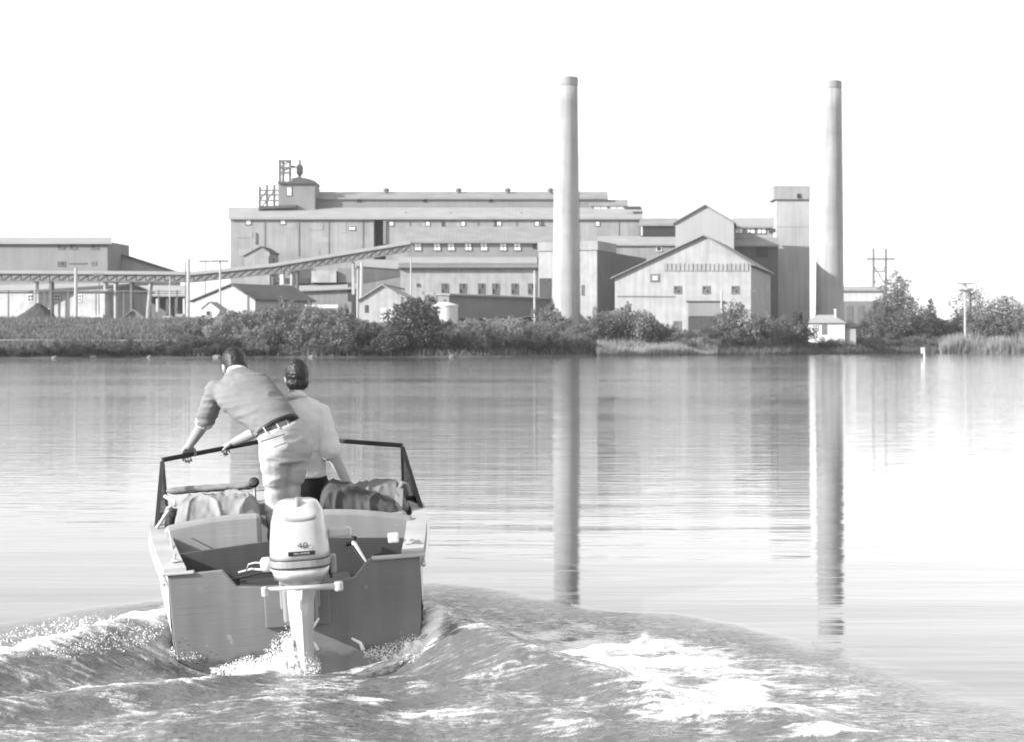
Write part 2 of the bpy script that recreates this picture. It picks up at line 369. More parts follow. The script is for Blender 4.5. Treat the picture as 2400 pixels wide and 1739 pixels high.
    far = N('ShaderNodeMapRange'); far.inputs[1].default_value = 14; far.inputs[2].default_value = 70; far.inputs[3].default_value = 0.8; far.inputs[4].default_value = 5.0
    L(sp.outputs['Y'], far.inputs[0]); calm = math2('MULTIPLY', calm, far.outputs[0])
    rough = math2('ADD', noise(7, 22, 3, 0.020, 0.25), math2('ADD', noise(15, 42, 3, 0.016, -0.12), noise(40, 100, 2, 0.005, 0.1)))
    hgt = math2('ADD', calm, math2('MULTIPLY', rough, wk.outputs['Fac']))
    bp = N('ShaderNodeBump'); bp.inputs['Distance'].default_value = 1; L(hgt, bp.inputs['Height']); L(bp.outputs[0], b.inputs['Normal'])
    fm, _, = N('ShaderNodeBsdfDiffuse'), 0
    fm.inputs[0].default_value = g3(0.85)
    fn = noise(14, 24, 6, 1.0, 0.2); f2 = noise(45, 60, 4, 1.0)
    vm = N('ShaderNodeMapping'); vm.inputs['Scale'].default_value = (14, 24, 8); L(ge.outputs['Position'], vm.inputs[0])
    wv = N('ShaderNodeTexNoise'); wv.inputs['Scale'].default_value = 1.5; wv.inputs['Detail'].default_value = 3; L(vm.outputs[0], wv.inputs['Vector'])
    va = N('ShaderNodeVectorMath'); va.operation = 'MULTIPLY_ADD'; va.inputs[1].default_value = (1.2, 1.2, 1.2); L(wv.outputs['Color'], va.inputs[0]); L(vm.outputs[0], va.inputs[2])
    vo = N('ShaderNodeTexVoronoi'); vo.feature = 'DISTANCE_TO_EDGE'; L(va.outputs[0], vo.inputs['Vector'])
    lace = N('ShaderNodeMapRange'); lace.inputs[1].default_value = 0.0; lace.inputs[2].default_value = 0.35; lace.inputs[3].default_value = 0.30; lace.inputs[4].default_value = -0.25; L(vo.outputs['Distance'], lace.inputs[0])
    thread = math2('MULTIPLY', math2('SUBTRACT', noise(3.5, 26, 5, 1.0, 0.22), 0.5), 1.2)
    th = math2('ADD', math2('ADD', thread, math2('MULTIPLY', fa.outputs['Fac'], 1.5)), math2('ADD', lace.outputs[0], math2('ADD', math2('MULTIPLY', fn, 1.1), math2('MULTIPLY', f2, 0.4))))
    mr = N('ShaderNodeMapRange'); mr.inputs[1].default_value = 1.18; mr.inputs[2].default_value = 1.75; L(th, mr.inputs[0])
    fac = math2('MULTIPLY', mr.outputs[0], math2('MINIMUM', math2('MULTIPLY', fa.outputs['Fac'], 6), 1.0))
    fbp = N('ShaderNodeBump'); fbp.inputs['Distance'].default_value = 0.03; L(fn, fbp.inputs['Height']); L(fbp.outputs[0], fm.inputs['Normal'])
    mx = N('ShaderNodeMixShader'); L(fac, mx.inputs[0]); L(b.outputs[0], mx.inputs[1]); L(fm.outputs[0], mx.inputs[2])
    L(mx.outputs[0], t.nodes['Material Output'].inputs[0])
    me.materials.append(m_)
    o = bpy.data.objects.new('water', me); COL.objects.link(o); structure(o)
make_water()
# ------------------------------------------------------------------ the plant on the far shore
class Fr:
    """a building's own frame: x along the front, y into depth, z up; pt() measures a point of the front at a given depth"""
    def __init__(s, px, Y, yaw=0.0, z=0.0):
        s.o = Vector(((px-HX)/F*Y, Y, 0)); s.yaw = R(yaw)
        s.ax = Vector((math.cos(s.yaw), math.sin(s.yaw), 0)); s.ay = Vector((-math.sin(s.yaw), math.cos(s.yaw), 0)); s.D = Y
    def pt(s, px, py, d=0.0):
        r = Vector(((px-HX)/F, 1, (HY-py)/F)); c = Vector((0, 0, H))
        t = (d - (c-s.o).dot(s.ay))/r.dot(s.ay); p = c + r*t
        return Vector(((p-s.o).dot(s.ax), d, p.z))
    def xz(s, px, py, d=0.0):
        p = s.pt(px, py, d); return (p.x, p.z)
    def thing(s, name, label, cat, group=None):
        return thing(name, label, cat, (s.o.x, s.o.y, 0), s.yaw, group)
def poly(fr, parent, name, m, pts, d0, d1, base=None):
    """an outline on the front, given depth"""
    ps = [fr.xz(px, py, d0) for px, py in pts]
    if base is not None:
        ps = [(ps[0][0], base)] + ps + [(ps[-1][0], base)]
    return MB().prism(ps[::-1], d0, d1).build(name, m, parent)
def slab(fr, parent, name, m, pts, t=0.35):
    return MB().slab([fr.pt(*p) for p in pts], t).build(name, m, parent)
def window(fr, parent, px0, px1, py0, py1, d=0.0, pm=None, fm=None, nx=1, ny=1, fw=0.16, name='window'):
    """a proud frame with its own panes"""
    x0, z1 = fr.xz(px0, py0, d); x1, z0 = fr.xz(px1, py1, d)
    b = MB(); y0, y1 = d-0.14, d-0.003
    b.box(x0, x1, y0, y1, z1-fw, z1).box(x0, x1, y0-0.05, y1, z0, z0+fw)
    b.box(x0, x0+fw, y0, y1, z0+fw, z1-fw).box(x1-fw, x1, y0, y1, z0+fw, z1-fw)
    gw = 0.06
    for i in range(1, nx): c = x0+(x1-x0)*i/nx; b.box(c-gw, c+gw, y0+0.02, y1, z0+fw, z1-fw)
    for j in range(1, ny):
        c = z0+(z1-z0)*j/ny
        for i in range(nx):
            a0 = x0+(x1-x0)*i/nx + (fw if i == 0 else gw); a1 = x0+(x1-x0)*(i+1)/nx - (fw if i == nx-1 else gw)
            b.box(a0, a1, y0+0.02, y1, c-gw, c+gw)
    f = b.build(name, fm or M['trim_grey'], parent)
    for i in range(nx):
        for j in range(ny):
            a0, a1 = x0+(x1-x0)*i/nx, x0+(x1-x0)*(i+1)/nx; c0, c1 = z0+(z1-z0)*j/ny, z0+(z1-z0)*(j+1)/ny
            m = pm[(i+j) % len(pm)] if isinstance(pm, list) else pm
            MB().box(a0+0.03, a1-0.03, d-0.05, d-0.004, c0+0.03, c1-0.03).build('pane', m, f)
    return f
def beam(fr, parent, name, m, a, b, w, h=None):
    return MB().bar(fr.pt(*a), fr.pt(*b), w, h or w).build(name, m, parent)

# --- two concrete smokestacks
def stack(px, Y, pyt, wt, wb, pyb, label, flare=False):
    X = (px-HX)/F*Y; zt = H+(HY-pyt)/F*Y; rt, rb = wt/2*Y/F, wb/2*Y/F
    t = thing('smokestack', label, 'smokestack', (X, Y, 0), 0, 'smokestacks')
    prof = [(rb*1.25 if flare else rb*1.02, 1.0), (rb*1.2 if flare else rb, 5.5), (rb, 7.5)]
    for k in range(1, 13): prof.append((rb+(rt-rb)*k/12, 7.5+(zt-1.6-7.5)*k/12))
    MB().lathe(prof, n=56).build('shaft', M['concrete'], t, smooth=True)
    MB().lathe([(rt*1.0, zt-1.6), (rt*1.035, zt-1.4), (rt*1.035, zt-0.3), (rt*1.01, zt), (rt*0.8, zt), (rt*0.8, zt-1.5)], n=56).build('cap', M['concrete'], t)
    MB().lathe([(rt*0.79, zt-0.30), (rt*0.79, zt-0.25)], n=40).build('flue', M['opening'], t)
    for k in range(1, 8):
        f = k/8; z = 7.5+(zt-9.1)*f; r_ = rb+(rt-rb)*f
        MB().lathe([(r_*0.99, z-0.07), (r_*1.006, z-0.05), (r_*1.006, z+0.05), (r_*0.99, z+0.07)], n=56).build('pour_joint', M['concrete'], t)
    # access ladder on the shaded side
    lad = MB()
    for s in (-0.25, 0.25):
        lad.tube((rb*1.03, s, 6), (rt*1.03+0.12, s, zt-1.7), 0.035, n=5)
    lad.build('ladder', M['trim_grey'], t)
    return t
stack(1327, 300, 182, 54, 64, 775, 'tall concrete smokestack nearer the middle, in front of the long factory')
stack(1944, 345, 191, 56, 64, 740, 'tall concrete smokestack at the right, beside the square tower', True)

# --- long main mill with clerestory
fr = Fr(540, 380, 0)
t = fr.thing('mill_building', 'long pale corrugated mill with clerestory roof behind everything else', 'factory')
poly(fr, t, 'wall', M['siding'], [(540,509),(876,509)], 0, 44, 0)
poly(fr, t, 'wall', M['siding'], [(904,509),(1503,509)], 0, 44, 0)
poly(fr, t, 'recess', M['opening'], [(876,509),(904,509)], 5, 44, 0)
slab(fr, t, 'roof', M['roof_pale'], [(535,509,-0.7),(1507,509,-0.7),(1507,486,11),(535,486,11)], 0.5)
poly(fr, t, 'eave_board', M['trim_grey'], [(535,511),(1507,511),(1507,514),(535,514)], -0.62, -0.05)
poly(fr, t, 'clerestory_wall', M['siding_grey'], [(700,462),(1423,462)], 11.2, 30, 20)
slab(fr, t, 'clerestory_roof', M['roof_grey'], [(696,463,10.6),(1425,463,10.6),(1425,449,18),(696,449,18)], 0.4)
slab(fr, t, 'clerestory_roof', M['roof_grey'], [(696,449.5,18.05),(1425,449.5,18.05),(1425,470,31),(696,470,31)], 0.4)
for x in (842, 997, 1151): window(fr, t, x-5, x+5, 463, 474, 11.2, M['pane_dark'], M['trim_dark'], 1, 1, 0.2)
for x in (582, 663): window(fr, t, x-7, x+7, 514, 527, 0, M['pane_white'], M['trim_grey'])
window(fr, t, 816, 833, 530, 540, 0, M['pane_white'], M['trim_grey'], 2, 1)
for x in (917, 1002, 1085, 1169, 1258, 1400): window(fr, t, x-6, x+6, 518, 530, 0, M['pane_white'], M['trim_grey'])
for x in (1037, 1160, 1270):
    beam(fr, t, 'bracket', M['trim_dark'], (x,515,-0.1), (x,531,-0.1), 0.3); beam(fr, t, 'bracket', M['trim_dark'], (x,530,-0.1), (x+9,531,-0.1), 0.3)
for x in (951, 1056, 1222): beam(fr, t, 'vent_pipe', M['trim_grey'], (x,497,4), (x,511,4), 0.35)
beam(fr, t, 'downpipe', M['trim_grey'], (600,545,-0.15), (600,572,-0.15), 0.25)
poly(fr, t, 'recess_side', M['siding_grey'], [(898,516),(904.5,516),(904.5,572),(898,572)], -0.4, -0.05)
# penthouse at the right end of the clerestory
poly(fr, t, 'penthouse', M['siding'], [(1384,478),(1468,478)], 9.5, 24, 20)
slab(fr, t, 'penthouse_roof', M['roof_grey'], [(1380,479,9),(1472,479,9),(1472,468,14),(1380,468,14)], 0.4)
window(fr, t, 1390, 1425, 482, 494, 9.5, M['pane_white'], M['trim_grey'], 2, 1); window(fr, t, 1428, 1463, 482, 494, 9.5, M['pane_white'], M['trim_grey'], 2, 1)
slab(fr, t, 'roof_step', M['trim_dark'], [(1466,487,2),(1503,487,2),(1503,483,5),(1466,483,5)], 0.4)

fr_ = fr
for px in (620, 700, 770, 850, 960, 1120, 1210, 1450): beam(fr_, t, 'downpipe', M['siding_grey'], (px,514,-0.12), (px,600,-0.12), 0.10)
rp = random.Random(12)
for k in range(14):
    px = rp.choice((rp.uniform(550,850), rp.uniform(920,1480))); py = rp.uniform(520,585); w_, h_ = rp.uniform(14,40), rp.uniform(10,26)
    poly(fr_, t, 'patch_sheet', M[rp.choice(('siding_grey','siding_pale','siding'))], [(px,py),(px+w_,py),(px+w_,py+h_),(px,py+h_)], -0.05-0.004*k, -0.01)
for px in (742, 905, 1075, 1190, 1290): MB().lathe([(0.5,0),(0.5,0.9),(0.8,1.0),(0.8,1.3),(0.2,1.7)], fr_.pt(px,452,16)+Vector((0,0,-0.5)), 12).build('roof_ventilator', M['steel'], t)
# --- hoist house and steelwork on the mill's left end (stands on its roof)
fr = Fr(652, 388, 0)
t = fr.thing('hoist_house', 'dark hoist house with open steel frames on left end of mill roof', 'machinery')
poly(fr, t, 'house', M['siding_grey'], [(652,431),(738,431)], 0, 9, 26)
poly(fr, t, 'platform', M['roof_dark'], [(651,430.5),(651,425),(684,425),(684,418),(700,414),(725,419),(738,424),(738,430.5)], -0.6, 9.5)
window(fr, t, 671, 684, 438, 459, 0, M['pane_white'], M['trim_grey'])
for a, b in (((656,425),(656,376)),((680,425),(680,376)),((664,425),(664,378))): beam(fr, t, 'post', M['steel'], (*a,0.5), (*b,0.5), 0.55)
for y in (377, 393, 405): beam(fr, t, 'crossbar', M['steel'], (654,y,0.2), (682,y,0.2), 0.5)
for a, b in (((656,405),(680,393)),((656,393),(680,377))): beam(fr, t, 'brace', M['steel'], (*a,0.9), (*b,0.9), 0.25)
cx = fr.xz(700,400)[0]
def zz(py): return fr.xz(700,py)[1]
cyc = MB().lathe([(0.25,zz(416)),(0.3,zz(411)),(0.75,zz(404)),(0.8,zz(388)),(0.55,zz(385)),(0.3,zz(382)),(0.26,zz(372))], (cx,2,0), 20).build('cyclone_separator', M['steel'], t, smooth=False)
beam(fr, t, 'pipe', M['steel'], (681,391,1), (693,391,1), 0.5)
for x in (609, 626, 643): beam(fr, t, 'post', M['steel'], (x,490,0.6), (x,433 if x != 609 else 437,0.6), 0.5)
for y in (446, 457, 470): beam(fr, t, 'crossbar', M['steel'], (608,y,0.3), (652,y,0.3), 0.35)
for a, b in (((609,470),(626,446)),((626,470),(643,446)),((609,490),(626,470))): beam(fr, t, 'brace', M['steel'], (*a,0.9), (*b,0.9), 0.25)
poly(fr, t, 'deck', M['roof_dark'], [(606,483),(606,495),(618,490),(695,486),(695,480)], -1.5, 6)
beam(fr, t, 'jib', M['steel'], (585,474,0.5), (609,474,0.5), 0.2)

# --- press hall in front of the mill: sloping roof, clerestory with white windows, pent roof, ground floor
fr = Fr(938, 335, 0)
t = fr.thing('press_hall', 'pale two-storey hall with a row of seven white windows under its eave', 'factory')
poly(fr, t, 'wall', M['render_white'], [(938,626),(1257,626)], 0, 9, 0)
poly(fr, t, 'upper_wall', M['siding_grey'], [(957,563),(1264,563)], 5.5, 26, 8)
slab(fr, t, 'roof', M['roof_grey'], [(953,565,4.6),(1300,565,4.6),(1300,531,17),(953,531,17)], 0.4)
slab(fr, t, 'pent_roof', M['conveyor_top'], [(936,614,-1.0),(1259,614,-1.0),(1259,602,5.4),(936,602,5.4)], 0.3)
poly(fr, t, 'fascia', M['siding_grey'], [(934,617),(1261,617),(1261,627),(934,627)], -0.9, -0.02)
poly(fr, t, 'gutter', M['trim_dark'], [(932,627.2),(1262,627.2),(1262,629.4),(932,629.4)], -0.95, -0.1)
for x in (979, 1024, 1057, 1097, 1134, 1179, 1212): window(fr, t, x-9, x+9, 569, 588, 5.5, M['pane_white'], M['trim_grey'], 2, 2)
window(fr, t, 1248, 1258, 573, 583, 5.5, M['pane_dark'], M['trim_dark'])
for x in (1042, 1084, 1128, 1161, 1206, 1245): window(fr, t, x-8, x+8, 664, 690, 0, [M['pane_dark'], M['pane_grey']], M['trim_grey'], 2, 2)
window(fr, t, 976, 984, 664, 672, 0, M['pane_dark'], M['trim_grey'])
beam(fr, t, 'downpipe', M['trim_grey'], (1261,632,-0.3), (1261,745,-0.3), 0.35)

# --- white block behind the first stack, its right side in shade
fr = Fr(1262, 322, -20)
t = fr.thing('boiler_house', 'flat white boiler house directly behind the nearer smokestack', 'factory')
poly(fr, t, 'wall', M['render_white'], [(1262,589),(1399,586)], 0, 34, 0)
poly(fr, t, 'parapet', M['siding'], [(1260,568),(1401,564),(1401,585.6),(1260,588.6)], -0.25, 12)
xr = fr.xz(1399,586)[0]; MB().box(xr+0.01, xr+0.15, 0.1, 33.8, 0, fr.xz(1399,586)[1]-0.02).build('side_wall_shade', M['dark_siding_and_shade'], t)  # dark slab paints extra shade onto the right wall
poly(fr, t, 'doorway', M['opening'], [(1264,652),(1292,652),(1292,699),(1264,699)], -0.12, -0.02)
window(fr, t, 1363, 1369, 668, 692, 0, M['pane_grey'], M['trim_grey'], 1, 2, 0.1)

# --- link building between boiler house and shed
fr = Fr(1405, 364, 0)
t = fr.thing('link_building', 'low pale link building with one dark window beside the gabled shed', 'building')
poly(fr, t, 'wall', M['siding'], [(1403,572),(1590,572)], 0, 12, 0)
slab(fr, t, 'roof', M['roof_pale'], [(1400,572,-0.5),(1592,572,-0.5),(1592,553,9),(1400,553,9)], 0.35)
poly(fr, t, 'gutter', M['trim_grey'], [(1403,573),(1590,573),(1590,576),(1403,576)], -0.4, -0.05)
window(fr, t, 1538, 1551, 577, 589, 0, M['pane_dark'], M['frame_white'])

# --- louvred monitor house between mill and rear gable
fr = Fr(1502, 372, 0)
t = fr.thing('monitor_house', 'dark louvred roof monitor between mill and rear gable', 'building')
poly(fr, t, 'wall', M['dark_siding_and_shade'], [(1502,524),(1584,524)], 0, 14, 0)
slab(fr, t, 'roof', M['roof_grey'], [(1499,525,-0.8),(1590,525,-0.8),(1590,511,7),(1499,511,7)], 0.4)
for y in (529, 534, 539, 544, 549): poly(fr, t, 'louvre', M['trim_dark'], [(1507,y),(1582,y),(1582,y+3),(1507,y+3)], -0.25, -0.02)
poly(fr, t, 'corner_post', M['frame_white'], [(1503,526),(1506,526),(1506,552),(1503,552)], -0.2, -0.02)

# --- gabled houses
def gable(fr, t, wallm, roofm, L, A, Rr, depth, over=0.5, rt=0.35, base=0.0):
    """front gable from left eave L over apex A to right eave Rr"""
    poly(fr, t, 'wall', wallm, [L, A, Rr], 0, depth, base)
    a = fr.pt(*A); l = fr.pt(*L); r = fr.pt(*Rr)
    for e in (l, r):
        d = (e-a); u = d.normalized(); q0 = a + Vector((0,0,rt)); q1 = e + u*over + Vector((0,0,rt))
        MB().slab([(q0.x,-over,q0.z),(q1.x,-over,q1.z),(q1.x,depth+over,q1.z),(q0.x,depth+over,q0.z)], rt-0.03).build('roof', roofm, t)
    return a, l, r
fr = Fr(1582, 330, -8)
t = fr.thing('gabled_shed', 'tall pale gable rising behind the front gabled shed', 'building')
gable(fr, t, M['siding_pale'], M['roof_grey'], (1583,522), (1653,482), (1720,522), 22)
fr = Fr(1720, 344, -3)
t = fr.thing('lean_to_house', 'house with three white windows between rear gable and square tower', 'building')
poly(fr, t, 'wall', M['siding_pale'], [(1718,529),(1812,529)], 0, 10, 0)
slab(fr, t, 'roof', M['roof_pale'], [(1716,530,-0.6),(1814,530,-0.6),(1814,510,8),(1716,510,8)], 0.35)
for x0, x1 in ((1722,1742),(1748,1770),(1773,1796)): window(fr, t, x0, x1, 533, 548, 0, M['pane_white'], M['trim_grey'], 2, 1)
poly(fr, t, 'vent_hood', M['trim_dark'], [(1803,536),(1818,536),(1818,544),(1803,544)], -1.2, -0.1)
slab(fr, t, 'lower_roof', M['roof_grey'], [(1690,574,-6.5),(1826,574,-6.5),(1826,557,-0.2),(1690,557,-0.2)], 0.35)
poly(fr, t, 'lower_wall', M['dark_siding_and_shade'], [(1692,576),(1824,576)], -6, -0.4, 0)  # dark tone paints the gable's shade onto this wall
poly(fr, t, 'shutter', M['trim_dark'], [(1772,578),(1800,578),(1800,602),(1772,602)], -6.15, -6.02)
fr = Fr(1441, 285, -14)
t = fr.thing('gabled_shed', 'broad white gabled shed nearest the shore with three square windows', 'building')
gable(fr, t, M['render_white'], M['roof_grey'], (1441,650), (1650,553), (1760,619), 34, 0.7, 0.2, 1.0)
for i in range(20):
    x = 1556+10*i
    poly(fr, t, 'louvre_slat', M['siding'], [(x,617+(i%3)*0.6),(x+7.6,617+(i%3)*0.6),(x+7.6,635),(x,635)], -0.16, -0.02)
for x in (1588, 1655, 1723): window(fr, t, x-9, x+9, 670, 688, 0, [M['pane_grey'], M['pane_dark']], M['trim_grey'], 2, 2)
window(fr, t, 1524, 1545, 642, 660, 0, M['frame_white'], M['trim_grey'], 1, 1, 0.3)
window(fr, t, 1578, 1596, 752, 778, 0, M['pane_grey'], M['trim_grey'], 2, 2, 0.25)
poly(fr, t, 'sliding_door', M['siding_grey'], [(1613,709),(1690,709),(1690,741),(1613,741)], -0.35, -0.05)
poly(fr, t, 'doorway', M['opening'], [(1613,742),(1690,742),(1690,785),(1613,785)], -0.2, -0.05)
poly(fr, t, 'door_rail', M['trim_dark'], [(1609,705),(1697,705),(1697,708.5),(1609,708.5)], -0.5, -0.05)
MB().tube(fr.pt(1762,683,1)+Vector((0,0,0)), fr.pt(1762,683,1)+Vector((0.7,0,0.05)), 0.16, 0.22, n=10).build('lamp', M['frame_white'], t)
beam(fr, t, 'cable_rail', M['trim_grey'], (1446,694,-0.1), (1582,695,-0.1), 0.12)

# --- square tower
fr = Fr(1820, 358, 0)
t = fr.thing('tower', 'square concrete tower with grey overhanging head beside right smokestack', 'tower')
poly(fr, t, 'shaft', M['tower'], [(1820,467),(1898,467)], 0, 7, 0)
poly(fr, t, 'head', M['tower_head'], [(1814,437),(1899,437),(1899,467),(1814,467)], -0.5, 7.5)
poly(fr, t, 'cap', M['tower_head'], [(1813.5,435.4),(1899.3,435.4),(1899.3,436.8),(1813.5,436.8)], -0.53, 7.53)
window(fr, t, 1868, 1877, 454, 464, -0.5, M['pane_dark'], M['trim_dark'])
for y in (530, 575): poly(fr, t, 'pour_line', M['tower'], [(1819.6,y),(1898.4,y),(1898.4,y+1.4),(1819.6,y+1.4)], -0.06, -0.01)

# --- white tank shed far right, annex at the stack's foot
fr = Fr(1974, 420, 0)
t = fr.thing('storage_shed', 'low bright white shed behind the trees right of the stacks', 'building')
poly(fr, t, 'wall', M['tank'], [(1972,679),(2072,679)], 0, 14, 0)
slab(fr, t, 'roof', M['roof_pale'], [(1970,679,-0.5),(2075,679,-0.5),(2075,671,7),(1970,671,7)], 0.35)
poly(fr, t, 'plinth', M['siding_grey'], [(1971.5,706),(2072.5,706),(2072.5,770),(1971.5,770)], -0.4, -0.05)
for x in (1992, 2018, 2046): poly(fr, t, 'loading_door', M['trim_grey'], [(x-7,716),(x+7,716),(x+7,752),(x-7,752)], -0.5, -0.41)

# --- small white hut with hip roof by the shore
fr = Fr(1894, 280, -6)
t = fr.thing('hut', 'small white hut with hip roof and thin chimney on the shore', 'hut')
poly(fr, t, 'wall', M['frame_white'], [(1894,756),(1980,756)], 0, 4.5, 1.5)
a, b = fr.pt(1889,757,-0.4), fr.pt(1985,757,-0.4); ztop = fr.xz(1936,738,2.2)[1]
MB().add([(a.x,-0.4,a.z),(b.x,-0.4,b.z),(b.x,4.9,b.z),(a.x,4.9,a.z),(a.x+2.1,2.25,ztop),(b.x-2.1,2.25,ztop)],
         [(0,1,5,4),(1,2,5),(2,3,4,5),(3,0,4),(3,2,1,0)]).build('roof', M['roof_pale'], t)
MB().lathe([(0.19,fr.xz(1960,750)[1]-0.6),(0.19,fr.xz(1960,727)[1]),(0.26,fr.xz(1960,726.5)[1]),(0.26,fr.xz(1960,724)[1])], (fr.xz(1960,740)[0],1.6,0), 12).build('chimney', M['frame_white'], t)
window(fr, t, 1904, 1917, 761, 774, 0, M['pane_grey'], M['frame_white'], 2, 2, 0.1)
poly(fr, t, 'door', M['trim_grey'], [(1926,760),(1938,760),(1938,784),(1926,784)], -0.08, -0.01)
poly(fr, t, 'porch', M['siding_pale'], [(1982,764),(2006,764)], 0.6, 3.6, 1.5)
slab(fr, t, 'porch_roof', M['trim_dark'], [(1981,764,0.2),(2012,764,0.2),(2012,759,3.9),(1981,759,3.9)], 0.2)

# --- left building with galleries
fr = Fr(0, 345, -5)
t = fr.thing('crusher_house', 'tall grey block building cut by the left edge, with small dark windows', 'building')
poly(fr, t, 'wall', M['siding_grey'], [(-90,566),(252,566)], 0, 14, 0)
slab(fr, t, 'roof', M['roof_pale'], [(-94,566,-0.9),(262,566,-0.9),(262,556,8),(-94,556,8)], 0.5)
for x in (143, 171, 222): window(fr, t, x-9, x+9, 570, 584, 0, [M['pane_dark'], M['pane_grey']], M['trim_grey'], 2, 1, 0.2)
window(fr, t, 135, 153, 612, 624, 0, [M['pane_grey'], M['pane_dark']], M['trim_grey'], 2, 1, 0.2)
window(fr, t, 213, 226, 612, 621, 0, M['pane_grey'], M['siding_grey'], 2, 1, 0.2)
beam(fr, t, 'ledge', M['trim_grey'], (160,617,-0.1), (203,617,-0.1), 0.2)
fr2 = Fr(256, 352, 0)
t = fr2.thing('sloping_gallery', 'grey gallery roof sloping down right from the left block building', 'building')
ps = [fr2.xz(*p) for p in ((256,700),(256,590),(412,640),(412,700))]
MB().prism(ps[::-1], 0, 5).build('wall', M['siding'], t)
p = [fr2.pt(256,586,-0.4), fr2.pt(416,637.5,-0.4), fr2.pt(416,637.5,5.4), fr2.pt(256,586,5.4)]
for q in p: q.y = q.y
p[2] = Vector((p[1].x, 5.4, p[1].z)); p[3] = Vector((p[0].x, 5.4, p[0].z))
MB().slab(p, 0.45).build('roof', M['roof_dark'], t)
poly(fr2, t, 'panel', M['dark_siding_and_shade'], [(258,592),(276,597),(276,626),(258,626)], -0.1, -0.01)  # dark sheet paints the shade beside the block building

# --- low sheds at the left
fr = Fr(60, 305, -24)
t = fr.thing('stock_shed', 'long white shed with shaded right end under the conveyor', 'shed')
w = poly(fr, t, 'wall', M['stained'], [(-60,682),(246,682)], 0, 13, 1)
e0, e1 = fr.xz(-70,682), fr.xz(250,682)
rz = fr.xz(200,664,6)[1]
MB().slab([(e0[0],-0.5,e0[1]+0.1),(e1[0]+0.4,-0.5,e1[1]+0.1),(e1[0]+0.4,6.5,rz),(e0[0],6.5,rz)], 0.25).build('roof', M['roof_pale'], t)
MB().slab([(e0[0],6.55,rz),(e1[0]+0.4,6.55,rz),(e1[0]+0.4,13.5,e1[1]+0.1),(e0[0],13.5,e0[1]+0.1)], 0.25).build('roof', M['roof_pale'], t)
MB().add([(e1[0]-0.02,0,e1[1]),(e1[0]-0.02,13,e1[1]),(e1[0]-0.02,6.5,rz-0.3),(e1[0]-0.3,0,e1[1]),(e1[0]-0.3,13,e1[1]),(e1[0]-0.3,6.5,rz-0.3)],
         [(0,1,2),(5,4,3),(0,3,4,1),(1,4,5,2),(2,5,3,0)]).build('gable_panel', M['siding_grey'], t)
for x in (73, 135, 186): window(fr, t, x-7, x+7, 690, 707, 0, M['pane_dark'] if x != 186 else M['pane_grey'], M['frame_white'], 2, 2, 0.12)
poly(fr, t, 'plinth', M['frame_white'], [(212,737),(240,737),(240,744),(212,744)], -0.6, -0.05)
fr = Fr(314, 318, 0)
t = fr.thing('open_shelter', 'open-fronted shelter with pale roof and white posts', 'shed')
poly(fr, t, 'back_wall', M['siding_grey'], [(300,697),(436,697)], 4.5, 5, 1)
slab(fr, t, 'roof', M['roof_pale'], [(296,692,-0.8),(438,692,-0.8),(438,669,5.2),(296,669,5.2)], 0.25)
poly(fr, t, 'beam', M['trim_dark'], [(298,695),(436,695),(436,699),(298,699)], -0.4, 0.0)
for x in (316, 335, 352, 368, 392, 412, 431): beam(fr, t, 'post', M['frame_white'] if x in (335,368,431) else M['trim_grey'], (x,699.3,-0.2), (x,775,-0.2), 0.35)
for x, w_, h_ in ((397,16,22),(415,10,14)): poly(fr, t, 'stored_bale', M['trim_dark'], [(x-w_/2,748-h_),(x+w_/2,748-h_),(x+w_/2,760),(x-w_/2,760)], 0.5, 2.5)

fr = Fr(451, 285, -38)
t = fr.thing('gabled_house', 'pale gabled house with dark shaded long side below the conveyor', 'house')
gable(fr, t, M['siding_pale'], M['roof_dark'], (451,707), (545,668), (598,702), 13, 0.5, 0.25, 1)
window(fr, t, 505, 514, 712, 722, 0, M['pane_dark'], M['frame_white'])
fr = Fr(472, 262, -15)
t = fr.thing('small_hut', 'tiny white hut with one square window among the grass', 'hut')
gable(fr, t, M['frame_white'], M['roof_grey'], (474,723), (491,709), (514,726), 2.6, 0.2, 0.12, 1)
window(fr, t, 483, 495, 728, 740, 0, M['pane_dark'], M['frame_white'], 1, 1, 0.08)
fr = Fr(272, 270, 8)
t = fr.thing('small_hut', 'low grey gabled hut with black square opening near the poles', 'hut')
gable(fr, t, M['siding_grey'], M['roof_pale'], (276,753), (311,727), (347,755), 4, 0.2, 0.15, 1)
poly(fr, t, 'opening', M['opening'], [(305,732),(316,732),(316,744),(305,744)], -0.05, -0.01)

# --- sheds around the conveyor's foot, middle left
fr = Fr(690, 330, 0)
t = fr.thing('transfer_shed', 'flat-roofed grey shed with pale rooftop housing under the conveyor', 'shed')
poly(fr, t, 'wall', M['brick_grey'], [(700,678),(824,674)], 0, 10, 0)
slab(fr, t, 'roof', M['roof_pale'], [(690,680,-0.8),(828,674,-0.8),(828,660,7),(690,662,7)], 0.3)
poly(fr, t, 'housing', M['stained'], [(730,662),(730,634),(788,634),(788,662)], 3, 7)
poly(fr, t, 'dark_bay', M['opening'], [(640,652),(724,652),(724,664),(640,664)], 3.5, 6)
poly(fr, t, 'wing', M['siding_grey'], [(792,628),(834,628),(834,662),(792,662)], 4, 8)
poly(fr, t, 'door', M['opening'], [(815,662),(828,662),(828,706),(815,706)], -0.1, -0.02)
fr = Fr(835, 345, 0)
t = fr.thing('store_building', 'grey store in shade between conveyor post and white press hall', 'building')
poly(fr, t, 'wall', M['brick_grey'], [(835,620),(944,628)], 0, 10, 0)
slab(fr, t, 'roof', M['roof_pale'], [(830,620,-0.5),(946,628,-0.5),(946,610,7),(830,606,7)], 0.3)
